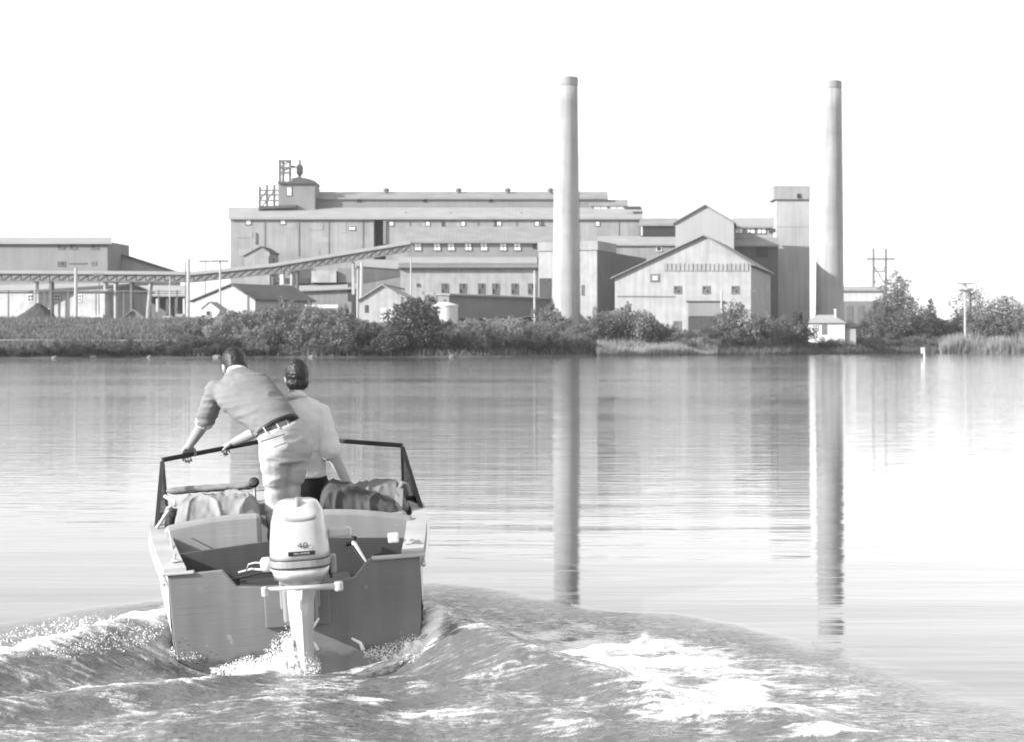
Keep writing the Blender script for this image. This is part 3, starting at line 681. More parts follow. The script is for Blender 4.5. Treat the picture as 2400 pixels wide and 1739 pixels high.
poly(fr, t, 'shaded_panel', M['dark_siding_and_shade'], [(846,628),(938,634),(938,648),(846,664)], -0.1, -0.01)
fr = Fr(840, 280, -10)
t = fr.thing('gabled_house', 'white gabled cottage with tile-like white stacks in front', 'house')
gable(fr, t, M['render_white'], M['roof_pale'], (842,703), (897,669), (962,706), 7, 0.5, 0.2, 1)
beam(fr, t, 'ridge_pipe', M['trim_dark'], (900,668,-0.3), (948,678,-0.3), 0.3)
poly(fr, t, 'door', M['opening'], [(855,715),(864,715),(864,733),(855,733)], -0.05, -0.01)
fr = Fr(890, 265, 0)
for i, y in enumerate((722, 730, 738, 746)):
    for j in range(4):
        x = 891+19*j
        x0, z1 = fr.xz(x+(i%2)*2, y); x1, z0 = fr.xz(x+16.5+(i%2)*2, y+6.8)
        o = MB().box(x0+fr.o.x, x1+fr.o.x, fr.o.y, fr.o.y+1.0, z0, z1).build('crate', M['tank'], bevel=0.04)
        rw = ('top', 'second', 'third', 'bottom')[i]; cl = ('leftmost', 'second from left', 'third from left', 'rightmost')[j]
        tag(o, f'white crate in {rw} row, {cl}, of the stack by the cottage', 'crate', 'white crates stacked by the cottage')
fr = Fr(722, 270, 0)
t = fr.thing('flatbed_trailer', 'low white trailer half hidden by bushes below the shed', 'trailer')
poly(fr, t, 'bed', M['frame_white'], [(714,714),(792,714),(792,722),(714,722)], 0, 2.4)
poly(fr, t, 'headboard', M['frame_white'], [(725,722.3),(742,722.3),(742,736),(725,736)], 0.1, 2.2)
for x in (755, 782):
    c = fr.pt(x, 732, 0.2); MB().tube(c, c+Vector((0,0.3,0)), 0.45, n=16).build('wheel', M['trim_dark'], t)

# --- long low shed and round tank in front of the press hall
fr = Fr(1030, 292, -34)
t = fr.thing('long_shed', 'long low grey shed running back to the right before the press hall', 'shed')
x0 = 0.0; x1 = 9.5; zt = fr.xz(1030,688)[1]
MB().box(-3.2, 2.0, 0, 34, 1, zt-0.3).build('wall', M['siding_grey'], t)
MB().slab([(-3.5,-0.4,zt+0.3),(2.5,-0.4,zt-0.1),(2.5,34.4,zt-0.1),(-3.5,34.4,zt+0.3)], 0.3).build('roof', M['roof_grey'], t)
for k in range(5): MB().box(2.01, 2.08, 3+6*k, 5+6*k, 4.2, 6.0).build('side_door', M['trim_dark'], t)
o = thing('storage_tank', 'squat pale round tank beside the dark tree', 'tank', (at(1042,760,268).x, 268, 0))
MB().lathe([(2.1,1.5),(2.1,7.4),(2.2,7.45),(2.2,7.65),(1.2,8.0),(0.2,8.15)], n=36).build('shell', M['tank'], o, smooth=False)
MB().lathe([(0.25,8.1),(0.25,8.5),(0.3,8.55)], n=12).build('hatch', M['trim_grey'], o)
def culvert(px, py, Y, r, label):
    c = at(px, py, Y); o = thing('drain_pipe', label, 'pipe', (c.x, c.y, 0))
    b = MB(); ro, ri = [], []
    for k in range(13):
        a = math.pi*k/12; ro.append((r*math.cos(a), r*0.8*math.sin(a))); ri.append((r*0.85*math.cos(a), r*0.68*math.sin(a)))
    b.prism([(x, z+c.z) for x, z in ro+ri[::-1]], 0, 3).build('pipe', M['trim_grey'], o)
    MB().prism([(x*0.99, z*0.99+c.z) for x, z in ri], 1.6, 2.4).build('mouth', M['opening'], o)
culvert(1237, 752, 255, 0.95, 'dark half-round drain opening in the bank below the pale pole')

# --- inclined conveyor
fr = Fr(460, 298, 0)
t = fr.thing('conveyor', 'long covered conveyor rising right from sheds to the press hall', 'conveyor')
def conv(p0, p1, n):
    a, b = fr.pt(*p0, 0), fr.pt(*p1, 0); dy = 2.6
    hgt = 1.45
    for k in range(n):
        u0, u1 = a.lerp(b, k/n), a.lerp(b, (k+1)/n-0.004)
        MB().prism([(u0.x,u0.z-hgt),(u1.x,u1.z-hgt),(u1.x,u1.z-0.35),(u0.x,u0.z-0.35)], 0.05, dy).build('side_panel', M['conveyor_side'], t)
        MB().bar((u0.x,-0.02,u0.z-hgt),(u1.x,-0.02,u1.z-0.4), 0.10, 0.12, (0,1,0)).build('truss_diagonal', M['trim_grey'], t)
    for k, z, w in ((0,-hgt-0.1,0.18),(1,-0.38,0.10)):
        MB().bar((a.x,-0.02,a.z+z),(b.x,-0.02,b.z+z), 0.2, w, (0,1,0)).build('chord', M['trim_grey'], t)
    MB().slab([(a.x,-0.3,a.z-0.1),(b.x,-0.3,b.z-0.1),(b.x,dy+0.3,b.z-0.1),(a.x,dy+0.3,a.z-0.1)], 0.22).build('cover', M['conveyor_top'], t)
    MB().slab([(a.x,0.5,a.z+0.30),(b.x,0.5,b.z+0.30),(b.x,dy-0.5,b.z+0.30),(a.x,dy-0.5,a.z+0.30)], 0.38).build('cover', M['conveyor_top'], t)
conv((-40,637), (455,640), 22); conv((455,640), (640,621), 9); conv((640,621), (962,568), 16)
def bent(px, py0, py1, w=0.32, m=None, lean=0):
    a, b = fr.pt(px+lean, py0, 1.3), fr.pt(px, py1, 1.3)
    f = MB().bar(a+Vector((0,-0.9,0)), b+Vector((0,-0.9,0)), w, w, (0,1,0)).build('trestle_leg', m or M['pole'], t)
    MB().bar(a+Vector((0,0.9,0)), b+Vector((0,0.9,0)), w, w, (0,1,0)).build('trestle_leg', m or M['pole'], t)
for px, y0, y1, m in ((85,655,770,'pole'),(121,655,760,'pole_grey'),(248,655,755,'pole'),(272,656,770,'pole'),(310,656,735,'pole_grey'),(640,641,735,'pole_grey'),(684,634,735,'pole'),(662,636,668,'frame_white'),(697,633,735,'pole_grey'),(828,612,690,'pole')):
    bent(px, y0+2, y1, 0.34 if m != 'frame_white' else 0.6, M[m])
bent(345, 657, 765, 0.36, M['pole'], 9)
# cross braces under the incline
for x0, x1, y0, y1 in ((684,697,640,700),(640,662,645,668)):
    beam(fr, t, 'brace', M['pole_grey'], (x0,y0,0.3), (x1,y1,0.3), 0.15)

# --- poles
def pole(px, py0, py1, Y, w, label, m='pole', arms=(), lean=0.0, group='wooden poles on the far shore'):
    a, b = at(px+lean, py0, Y), at(px, py1, Y); b.z = min(b.z, 4.0) if Y < 330 else b.z
    o = thing('utility_pole', label, 'pole', (b.x, b.y, 0), 0, group)
    MB().tube((0,0,b.z-1), (a.x-b.x,0,a.z), w*1.1, w*0.8, n=10).build('shaft', M[m], o)
    for (dy, half) in arms:
        z = a.z-dy; MB().box(a.x-b.x-half, a.x-b.x+half, -0.16-w, -w*0.7, z-0.12, z+0.12).build('crossarm', M['pole_grey'], o)
        for k in (-0.9, -0.45, 0.45, 0.9):
            MB().lathe([(0.05,0),(0.09,0.06),(0.05,0.2),(0.02,0.24)], (a.x-b.x+k*half,-0.08-w,z+0.12), 8).build('insulator', M['trim_grey'], o)
    return o
pole(178, 627, 778, 262, 0.30, 'thick pale pole standing before the long white shed')
pole(440, 606, 752, 272, 0.30, 'tallest thick pale pole beside the open shelter', lean=2)
pole(435, 614, 700, 290, 0.12, 'thin dark pole just left of the tallest pale pole', 'pole_grey')
pole(516, 608, 748, 268, 0.17, 'pale pole with a crossarm in front of the gabled house', arms=((0.3,1.3),))
pole(481, 609, 745, 300, 0.09, 'thin pole between the tallest pole and the crossarm pole', 'pole_grey', arms=((0.3,1.0),))
pole(838, 632, 735, 275, 0.17, 'pale pole left of the white cottage')
pole(845, 614, 690, 288, 0.30, 'thick leaning pale post under the conveyor near the cottage', lean=3)
pole(963, 606, 712, 290, 0.15, 'pale pole in front of the left end of the press hall')
pole(1253, 634, 762, 262, 0.17, 'pale pole left of the nearer smokestack')
pole(1691, 680, 770, 270, 0.17, 'pale pole before the door of the broad white shed')
pole(2262, 660, 790, 300, 0.20, 'pale utility pole among trees at far right', arms=((0.4,1.4),(1.6,1.1)))
t = thing('pylon', 'faint two-legged transmission pylon beyond the trees at right', 'pylon', at(2061,802,520)*Vector((1,1,0)) if False else (at(2061,802,520).x,520,0))
def pp(px, py): v = at(px, py, 520); return Vector((v.x-t.location.x, 0, v.z))
for x in (2047, 2076): MB().tube(pp(x,780), pp(x,582), 0.5, 0.4, n=8).build('leg', M['pole_grey'], t)
MB().bar(pp(2032,607), pp(2097,607), 0.6, 0.7, (0,1,0)).build('crossarm', M['pole_grey'], t)
MB().bar(pp(2047,636), pp(2076,636), 0.4, 0.4, (0,1,0)).build('strut', M['pole_grey'], t)
MB().bar(pp(2047,622), pp(2076,668), 0.35, 0.3, (0,1,0)).build('brace', M['pole_grey'], t)
MB().bar(pp(2076,622), pp(2047,668), 0.25, 0.2, (0,1,0)).build('brace', M['pole_grey'], t)
for x in (2034, 2061, 2095): MB().lathe([(0.12,0),(0.2,0.4),(0.12,0.8),(0.1,1.2)], pp(x,607)+Vector((0,0.3,-1.5)), 8).build('insulator', M['trim_grey'], t)

# coal heap at the left edge
def heap(px, py, Y, hw, label):
    c = at(px, py, Y); o = thing('coal_heap', label, 'coal heap', (c.x, c.y, 0)); g = 3.0
    rings = []
    for k in range(9):
        f = k/8; rr = hw*(1-f)**0.9+0.25; z = g+(c.z-g)*f
        rings.append([(rr*math.cos(a)*(1+0.12*math.sin(3*a+k)), rr*0.8*math.sin(a)*(1+0.1*math.sin(5*a)), z+0.15*math.sin(7*a+k)) for a in [2*math.pi*i/28 for i in range(28)]])
    MB().loft(rings).build('heap', M['coal'], o, smooth=True)
heap(89, 712, 285, 6.0, 'dark conical heap of coal by the white shed')

# small lean-to against the mill, pipe rack and thin poles at the left
fr = Fr(573, 368, -6)
t = fr.thing('lean_to', 'small gabled lean-to against the left part of the mill wall', 'shed')
gable(fr, t, M['siding'], M['roof_dark'], (573,600), (612,579), (632,592), 8, 0.3, 0.18, 4)
poly(fr, t, 'duct', M['trim_dark'], [(629,600),(640,606),(640,617),(629,617)], -0.6, 0.6)
fr = Fr(60, 288, 0)
t = fr.thing('pipe_rack', 'thin pipe on posts crossing in front of the long white shed', 'pipe')
MB().bar(fr.pt(-40,681,0), fr.pt(425,683,0), 0.16, 0.16).build('pipe', M['trim_grey'], t)
MB().bar(fr.pt(-40,687,0.4), fr.pt(425,688,0.4), 0.10, 0.10).build('pipe', M['trim_grey'], t)
for x in (20, 105, 160, 225, 290, 372, 415): beam(fr, t, 'post', M['pole_grey'], (x,679,0.2), (x,760,0.2), 0.2)
pole(232, 640, 752, 282, 0.10, 'thin grey pole right of the thick pale pole by the shed', 'pole_grey', arms=((0.3,0.8),))
pole(398, 650, 752, 284, 0.11, 'thin pale pole just left of the tallest thick pole')
pole(120, 655, 760, 276, 0.10, 'thin grey pole near the coal heap', 'pole_grey')
for i, (x, w, h) in enumerate(((392,22,16),(420,18,20),(455,16,12))):
    fr = Fr(x, 276, 0); o = MB().prism([fr.xz(x-w/2,756), fr.xz(x+w/2,756), fr.xz(x+w/2,756-h), fr.xz(x-w/2,756-h)], 0, 1.4).build('equipment_crate', M['stained'], bevel=0.05)
    o.location = (fr.o.x, fr.o.y, 0); tag(o, ('pale crate in front of the open shelter', 'tall pale crate beside the tallest pole', 'low pale crate right of the tallest pole')[i], 'crate', 'crates near the open shelter')
# ------------------------------------------------------------------ vegetation on the far shore
def leaf_cloud(seed, n, lobes, size, taper=0.0):
    """leaf quads spread through several overlapping lobes (cx,cy,cz,rx,ry,rz) of a unit crown"""
    rg = np.random.default_rng(seed); w = np.array([l[3]*l[5] for l in lobes]); w = w/w.sum()
    li = rg.choice(len(lobes), n, p=w); L = np.array(lobes)[li]
    d = rg.normal(size=(n, 3)); d /= np.linalg.norm(d, axis=1)[:, None]
    r = rg.uniform(0.35, 1.0, n)**0.5*(1+0.16*np.sin(d[:,0]*5+d[:,2]*7+li))
    c = L[:, :3] + d*L[:, 3:]*r[:, None]
    c = c[c[:, 2] > 0.0]; n = len(c)
    a = rg.normal(size=(n, 3)); a[:, 2] += 0.3; a /= np.linalg.norm(a, axis=1)[:, None]
    b = np.cross(a, rg.normal(size=(n, 3))); b /= np.linalg.norm(b, axis=1)[:, None]
    s = (size*rg.uniform(0.6, 1.5, n))[:, None]
    v = np.stack([c-a*s, c+b*s*0.55, c+a*s, c-b*s*0.55], 1).reshape(-1, 3)
    return v, np.arange(4*n).reshape(-1, 4)
def np_mesh(name, v, f, m):
    me = bpy.data.meshes.new(name); me.from_pydata(v.tolist(), [], f.tolist()); me.materials.append(m); return me
def lobes(seed, k, spread, flat=0.8):
    rg = random.Random(seed); o = [(0, 0, 0.42, 0.62, 0.62, 0.45)]
    for i in range(k):
        a = rg.uniform(0, 6.28); q = rg.uniform(0.3, spread)
        o.append((q*math.cos(a), q*math.sin(a), rg.uniform(0.25, 0.75)*flat, rg.uniform(0.22, 0.42), rg.uniform(0.22, 0.42), rg.uniform(0.18, 0.32)))
    for i in range(16):      # ragged upright shoots and side sprays
        a = rg.uniform(0, 6.28); q = rg.uniform(0.1, 1.0); s = rg.uniform(0.07, 0.17)
        o.append((q*math.cos(a), q*math.sin(a), rg.uniform(0.55, 0.92)*(1.08-0.45*q*q), s, s, s*rg.uniform(1.0, 2.0)))
    return o
def stem_mesh(seed, h=0.5, n=6, r=0.02):
    rg = random.Random(seed); b = MB()
    for i in range(n):
        a = rg.uniform(0, 6.28); q = rg.uniform(0.1, 0.5)
        b.path([(0.05*math.cos(a), 0.05*math.sin(a), -0.15), (q*0.4*math.cos(a), q*0.4*math.sin(a), h*0.5), (q*math.cos(a), q*math.sin(a), h*rg.uniform(0.9, 1.4))], [r, r*0.7, r*0.3], 5)
    me = b.mesh('stem'); me.materials.append(M['bark']); return me
BUSH = []
for i in range(5):
    v, f = leaf_cloud(100+i, 5200, lobes(200+i, 8, 0.75), 0.034)
    BUSH.append(({k: np_mesh('foliage', v, f, M[k]) for k in ('leaf_dark', 'leaf_mid', 'leaf_pale')}, stem_mesh(i)))
rgv = random.Random(5); AUTO = []; TH = 'thicket'
def bush(px, pyt, Y, wpx, label, m='leaf_mid', pyb=None, kind=None, group='shrubs on the far bank', deep=1.0):
    """a shrub whose crown top shows at row pyt and is wpx photo pixels wide"""
    X = (px-HX)/F*Y; g = float(ground_z(X, Y)) if pyb is None else H+(HY-pyb)/F*Y
    top = H+(HY-pyt)/F*Y; h = max(0.6, top-g); w = wpx*Y/F/2
    fm, sm = BUSH[(kind if kind is not None else rgv.randrange(5))]
    t = thing('shrub', label, 'shrub', (X, Y, g-0.1), rgv.uniform(0, 6.28), group)
    for nm, me in (('foliage', fm[m]), ('stem', sm)):
        o = bpy.data.objects.new(nm, me); COL.objects.link(o); o.parent = t; o.scale = (w*1.2, w*1.2*deep, h*1.15)
    AUTO.append((px, Y, t)) if label == TH else None
    return t
def Dsh(px, off):
    """depth at which the sight line through column px stands off metres behind the shoreline"""
    Y = 230.0
    for _ in range(12): Y = float(shore((px-HX)/F*Y))+off
    return Y
r2 = random.Random(9)
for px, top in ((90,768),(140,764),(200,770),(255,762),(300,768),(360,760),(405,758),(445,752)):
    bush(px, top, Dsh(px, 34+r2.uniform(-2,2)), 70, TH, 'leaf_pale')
for px, top in ((430,758),(480,744),(540,735),(600,730),(655,722),(705,724),(750,730),(800,736),(845,753),(905,762)):
    bush(px, top, Dsh(px, 20+r2.uniform(-1.5,1.5)), 92, TH, r2.choice(('leaf_mid','leaf_pale','leaf_mid')))
for px, top in ((1050,756),(1100,752),(1150,750),(1200,748),(1240,752),(1330,752),(1390,748),(1440,736),(1490,734),(1540,760)):
    bush(px, top, Dsh(px, 17+r2.uniform(-1.5,1.5)), 86, TH, r2.choice(('leaf_mid','leaf_pale')))
# back row along the bank (thicket between the middle-left and the dark tree)
for px, top, w, m in ((470,752,70,'leaf_mid'),(520,742,80,'leaf_pale'),(575,738,90,'leaf_mid'),(628,728,90,'leaf_mid'),(676,722,80,'leaf_mid'),(720,732,80,'leaf_pale'),(768,738,90,'leaf_mid'),(815,736,80,'leaf_mid'),(862,757,70,'leaf_dark')):
    bush(px, top, Dsh(px, 14+r2.uniform(-2,2)), w, TH, m)
for px, top, w, m in ((450,790,90,'leaf_dark'),(515,786,100,'leaf_dark'),(585,772,100,'leaf_pale'),(650,762,110,'leaf_mid'),(715,766,110,'leaf_mid'),(775,762,110,'leaf_mid'),(830,764,100,'leaf_dark'),(880,766,90,'leaf_dark')):
    bush(px, top, Dsh(px, 5+r2.uniform(-1,1)), w, TH, m)
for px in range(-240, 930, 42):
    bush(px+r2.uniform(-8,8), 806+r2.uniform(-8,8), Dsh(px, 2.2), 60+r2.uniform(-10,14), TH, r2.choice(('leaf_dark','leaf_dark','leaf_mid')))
# right of the dark tree to the stacks
for px, top, w, m in ((1045,772,70,'leaf_mid'),(1090,768,80,'leaf_mid'),(1140,764,90,'leaf_mid'),(1185,760,80,'leaf_pale'),(1230,764,80,'leaf_mid'),(1270,770,70,'leaf_mid'),(1335,774,80,'leaf_mid'),(1375,764,70,'leaf_mid')):
    bush(px, top, Dsh(px, 12+r2.uniform(-2,2)), w, TH, m)
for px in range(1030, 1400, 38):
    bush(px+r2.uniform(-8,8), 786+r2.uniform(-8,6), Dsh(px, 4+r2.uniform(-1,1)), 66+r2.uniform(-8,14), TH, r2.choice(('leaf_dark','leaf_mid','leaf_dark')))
bush(1290, 719, Dsh(1290, 22), 76, 'round domed shrub at the foot of the nearer smokestack', 'leaf_mid')
bush(1462, 727, Dsh(1462, 12), 130, 'large spreading shrub left of the broad white shed', 'leaf_mid', deep=0.6)
bush(1410, 738, Dsh(1410, 15), 80, 'upright shrub right beside the smokestack foot', 'leaf_mid')
bush(1520, 748, Dsh(1520, 10), 90, 'dark shrub in front of the broad white shed corner', 'leaf_dark')
for px, top, w, m in ((1620,776,80,'leaf_mid'),(1665,772,80,'leaf_dark'),(1730,722,110,'leaf_mid'),(1785,740,90,'leaf_mid'),(1830,752,90,'leaf_mid'),(1868,758,80,'leaf_dark'),(1700,760,90,'leaf_mid'),(1775,772,100,'leaf_dark'),(1840,776,90,'leaf_dark'),(1925,784,80,'leaf_dark'),(1980,788,90,'leaf_mid'),(2020,762,80,'leaf_mid')):
    bush(px, top, Dsh(px, 9+r2.uniform(-2,2)), w, TH, m)
for px in range(1600, 2700, 46):
    bush(px+r2.uniform(-9,9), 796+r2.uniform(-7,6), Dsh(px, 5), 76+r2.uniform(-8,14), TH, r2.choice(('leaf_dark','leaf_mid','leaf_mid')))
for px, top, w, m in ((2200,752,90,'leaf_mid'),(2240,748,90,'leaf_mid'),(2300,744,100,'leaf_mid'),(2350,752,90,'leaf_mid'),(2400,740,100,'leaf_mid'),(2160,762,80,'leaf_dark'),(2440,748,90,'leaf_mid'),(2490,742,100,'leaf_mid'),(2550,748,100,'leaf_dark'),(2610,744,100,'leaf_mid')):
    bush(px, top, Dsh(px, 20), w, TH, m)

LM = [(-999,250,'long white shed'),(250,440,'open shelter'),(440,690,'gabled house with dark side'),(690,830,'flat-roofed grey shed'),(830,1025,'white cottage'),(1025,1300,'press hall'),(1300,1440,'nearer smokestack'),(1440,1760,'broad white shed'),(1760,1890,'square tower'),(1890,2030,'white hut'),(2030,2215,'tall pointed tree'),(2215,2999,'far-right utility pole')]
ORD = ['leftmost','second','third','fourth','fifth','sixth','seventh','eighth','ninth','tenth','eleventh','twelfth','thirteenth','fourteenth','fifteenth','sixteenth']
for row, lo, hi in (('waterline', -9, 5.5), ('second', 5.5, 11.9), ('third', 11.9, 16.2), ('rear', 16.2, 99)):
    for x0, x1, nm in LM:
        k = sorted([a for a in AUTO if x0 <= a[0] < x1 and lo <= a[1]-Dsh(a[0], 0) < hi], key=lambda a: a[0])
        for i, a in enumerate(k): a[2]['label'] = f'{ORD[i]} shrub from left in the {row} row below the {nm}' if len(k) > 1 else f'only shrub in the {row} row below the {nm}'
def tree(px, pyt, Y, wpx, label, m, shape, n=5200, seed=1, leaf=0.17):
    """trunk, limbs and a crown of leaves; shape = list of (height fraction, half width fraction)"""
    X = (px-HX)/F*Y; g = float(ground_z(X, Y)); top = H+(HY-pyt)/F*Y; h = top-g; w = wpx*Y/F/2*1.3
    rg = random.Random(seed); t = thing('tree', label, 'tree', (X, Y, g-0.2), rg.uniform(0, 6.28))
    b = MB(); b.path([(0,0,-0.3),(0.1,0.05,h*0.35),(-0.08,0.1,h*0.7),(0,0,h*0.95)], [0.26,0.2,0.12,0.03], 9); lob = []
    hs, ws = [s[0] for s in shape], [s[1] for s in shape]
    nl = 46
    for i in range(nl):
        f = hs[0]+(1-hs[0])*(i+0.5)/nl; a = i*2.4+rg.uniform(-0.4, 0.4); ww = float(np.interp(f, hs, ws))*w
        q = ww*rg.uniform(0.35, 0.8); z = f*h
        b.path([(0,0,z-0.25*q-0.3), (q*0.5*math.cos(a), q*0.5*math.sin(a), z-0.15*q), (q*math.cos(a), q*math.sin(a), z)], [0.07,0.045,0.015], 5)
        s = max(0.28, ww*rg.uniform(0.2, 0.5)); lob.append((q*math.cos(a), q*math.sin(a), z, s, s, s*rg.uniform(0.5, 0.9)))
    b.build('trunk', M['bark'], t)
    v, f = leaf_cloud(seed+50, int(n*1.5), lob, leaf*0.82)
    me = np_mesh('crown', v, f, M[m]); o = bpy.data.objects.new('crown', me); COL.objects.link(o); o.parent = t
    return t
CONE = [(0.1,0.95),(0.3,1.0),(0.6,0.6),(0.85,0.28),(1.0,0.06)]; ROUND = [(0.15,0.7),(0.4,1.0),(0.7,0.9),(1.0,0.3)]
tree(968, 694, Dsh(968, 4), 112, 'dark dense tree leaning over the water before the press hall', 'leaf_dark', ROUND, 7000, 3)
tree(920, 770, Dsh(920, 2.5), 80, 'low dark tree at the waterline left of the dense dark tree', 'leaf_dark', ROUND, 3500, 4)
tree(2102, 626, Dsh(2102, 16), 140, 'tall pointed tree right of the hut', 'leaf_mid', CONE, 13000, 5)
tree(2050, 700, Dsh(2050, 14), 70, 'smaller pointed tree on the left flank of the tallest tree', 'leaf_mid', CONE, 3500, 6)
tree(2181, 696, Dsh(2181, 22), 56, 'slender small tree between the tall pointed tree and utility pole', 'leaf_mid', CONE, 2800, 7)
tree(2275, 668, Dsh(2275, 24), 96, 'ragged open tree beside the far-right utility pole', 'leaf_mid', ROUND, 3600, 8)
tree(2360, 690, Dsh(2360, 24), 100, 'rounded tree at the right edge of the far shore', 'leaf_mid', ROUND, 4200, 9)
tree(2155, 735, Dsh(2155, 12), 70, 'dark low tree in front of the tall pointed tree', 'leaf_dark', ROUND, 3200, 10)
tree(1870, 728, Dsh(1870, 14), 40, 'small dark tree just left of the white hut', 'leaf_dark', ROUND, 1800, 11)
tree(552, 728, Dsh(552, 22), 60, 'small pale tree behind the thicket near the gabled house', 'leaf_mid', ROUND, 2600, 12)
tree(1008, 690, Dsh(1008, 14), 46, 'thin tree against the press hall right of the dark tree', 'leaf_mid', ROUND, 1800, 13)

def blades(name, n, xr, dr, hr, w, m, label, cat, seed, keep=None):
    rg = np.random.default_rng(seed); px = rg.uniform(*xr, n); d = rg.uniform(0, 1, n)**1.2*(dr[1]-dr[0])+dr[0]
    X = (px-HX)/F*240.0; 
    for _ in range(6): Y = shore(X)+d; X = (px-HX)/F*Y
    if keep is not None:
        k = keep(px, d, rg); X, Y, px = X[k], Y[k], px[k]
    n = len(X); z = ground_z(X, Y)-0.05; hh = rg.uniform(*hr, n)*(0.75+0.35*vnoise(X*0.3, Y*0.3, 8)); a = rg.uniform(0, np.pi, n); ln = rg.normal(0, 0.16, (n, 2))*hh[:, None]
    dx, dy = np.cos(a)*w, np.sin(a)*w
    p0 = np.stack([X-dx, Y-dy, z], 1); p1 = np.stack([X+dx, Y+dy, z], 1); p2 = np.stack([X+ln[:,0], Y+ln[:,1], z+hh], 1)
    me = np_mesh(name, np.stack([p0, p1, p2], 1).reshape(-1, 3), np.arange(3*n).reshape(-1, 3), M[m])
    o = bpy.data.objects.new(name, me); COL.objects.link(o); stuff(o, label, cat)
blades('grass', 56000, (-260, 470), (1.5, 70), (0.5, 1.15), 0.10, 'grass', 'pale rough grass covering the left bank', 'grass', 1, lambda p, d, r: ~((d > 8.6) & (d < 13)))
blades('grass', 26000, (440, 1700), (1, 45), (0.5, 1.2), 0.10, 'grass', 'rough grass between shrubs on the middle bank', 'grass', 2)
blades('reeds', 15000, (1400, 1680), (-1.5, 6), (1.0, 2.0), 0.05, 'reed', 'pale reed patch at the waterline below the broad white shed', 'reeds', 3)
blades('reeds', 12000, (1640, 2460), (-1.0, 4), (0.8, 1.8), 0.05, 'grass', 'grey reed fringe along the right-hand shore', 'reeds', 4)
blades('reeds', 15000, (2205, 2700), (-2.5, 4), (2.6, 4.2), 0.06, 'reed', 'tall pale reeds at far right edge of water', 'reeds', 5)

# rocks at the left waterline
rb = bmesh.new(); bmesh.ops.create_icosphere(rb, subdivisions=2, radius=1)
for v in rb.verts: v.co *= 1+0.22*math.sin(v.co.x*4+1)*math.cos(v.co.y*3.3+v.co.z*5)
rme = bpy.data.meshes.new('rock'); rb.to_mesh(rme); rb.free(); rme.materials.append(M['rock'])
rr = random.Random(3)
for i, px in enumerate((128, 218, 352, 508, 545, 730, 1060, 1440)):
    o = bpy.data.objects.new('rock', rme); COL.objects.link(o); Y = Dsh(px, rr.uniform(-0.2, 0.6)); X = (px-HX)/F*Y
    s = rr.uniform(0.2, 0.42); o.location = (X, Y, float(ground_z(X, Y))+s*0.2); o.scale = (s*1.3, s, s*0.75); o.rotation_euler = (0, 0, rr.uniform(0, 6))
    tag(o, ('leftmost','second','third','fourth','fifth','sixth','seventh','eighth')[i]+' grey boulder from left at the far waterline below the shrubs', 'rock', 'boulders at the far waterline')
for i, (px, py, Y, w) in enumerate(((1385,790,268,34),(1560,789,275,26))):
    c = at(px, py, Y); o = thing('rock_pile', ('heap of pale stones at the foot of the nearer smokestack', 'small pale heap below the broad white shed')[i], 'stones', (c.x, c.y, c.z-0.8))
    for k in range(7):
        q = bpy.data.objects.new('stone', rme); COL.objects.link(q); q.parent = o
        q.location = (rr.uniform(-1, 1)*w*Y/F/2, rr.uniform(-0.4, 0.4), rr.uniform(0, 0.7)); s = rr.uniform(0.35, 0.7); q.scale = (s*1.2, s, s*0.8); q.rotation_euler = (0, 0, rr.uniform(0, 6))

# marker stake in the water, right, and thin stakes near the middle
def stake(px, pyt, pyw, w, label, board=False):
    Y = H*F/(pyw-HY); X = (px-HX)/F*Y; zt = H+(HY-pyt)/F*Y
    o = thing('marker_stake', label, 'stake', (X, Y, 0), 0, 'stakes standing in the water')
    MB().tube((0.06,0,-0.8), (0,0,zt), w, w*0.9, n=9).build('post', M['frame_white'], o)
    if board: MB().box(-0.42, -0.02, -0.1, -0.065, zt-0.75, zt-0.02).build('board', M['frame_white'], o)
stake(2166, 814, 838, 0.11, 'white marker stake with small board standing in water at right', True)
stake(1090, 816, 834, 0.06, 'thin pale stake in the shallows below the press hall')
stake(1268, 814, 833, 0.06, 'thin pale stake in the shallows below the nearer smokestack')
# ------------------------------------------------------------------ the boat
BM = Matrix.Translation((BO[0], BO[1], 0.0)) @ Matrix.Rotation(YAW, 4, 'Z') @ Matrix.Rotation(R(0.0), 4, 'X') @ Matrix.Rotation(R(-3.2), 4, 'Y')
BI = BM.inverted()
def bpx(px, py, ly):
    """the point of the boat's cross-section plane at ly metres ahead of the transom seen at photo pixel px,py"""
    o = BI @ Vector((0, 0, H)); d = BI.to_3x3() @ Vector(((px-HX)/F, 1, (HY-py)/F)); return o + d*((ly-o.y)/d.y)
def c2(u, v, ly): return bpx(340+0.3408*u, 1000+0.3408*v, ly)
def c3(u, v, ly): return bpx(560+0.2555*u, 1140+0.2555*v, ly)
def c1(u, v, ly): return bpx(380+0.2434*u, 800+0.2434*v, ly)
def boat_thing(name, label, cat, group=None):
    o = thing(name, label, cat, group=group); o.matrix_world = BM; return o
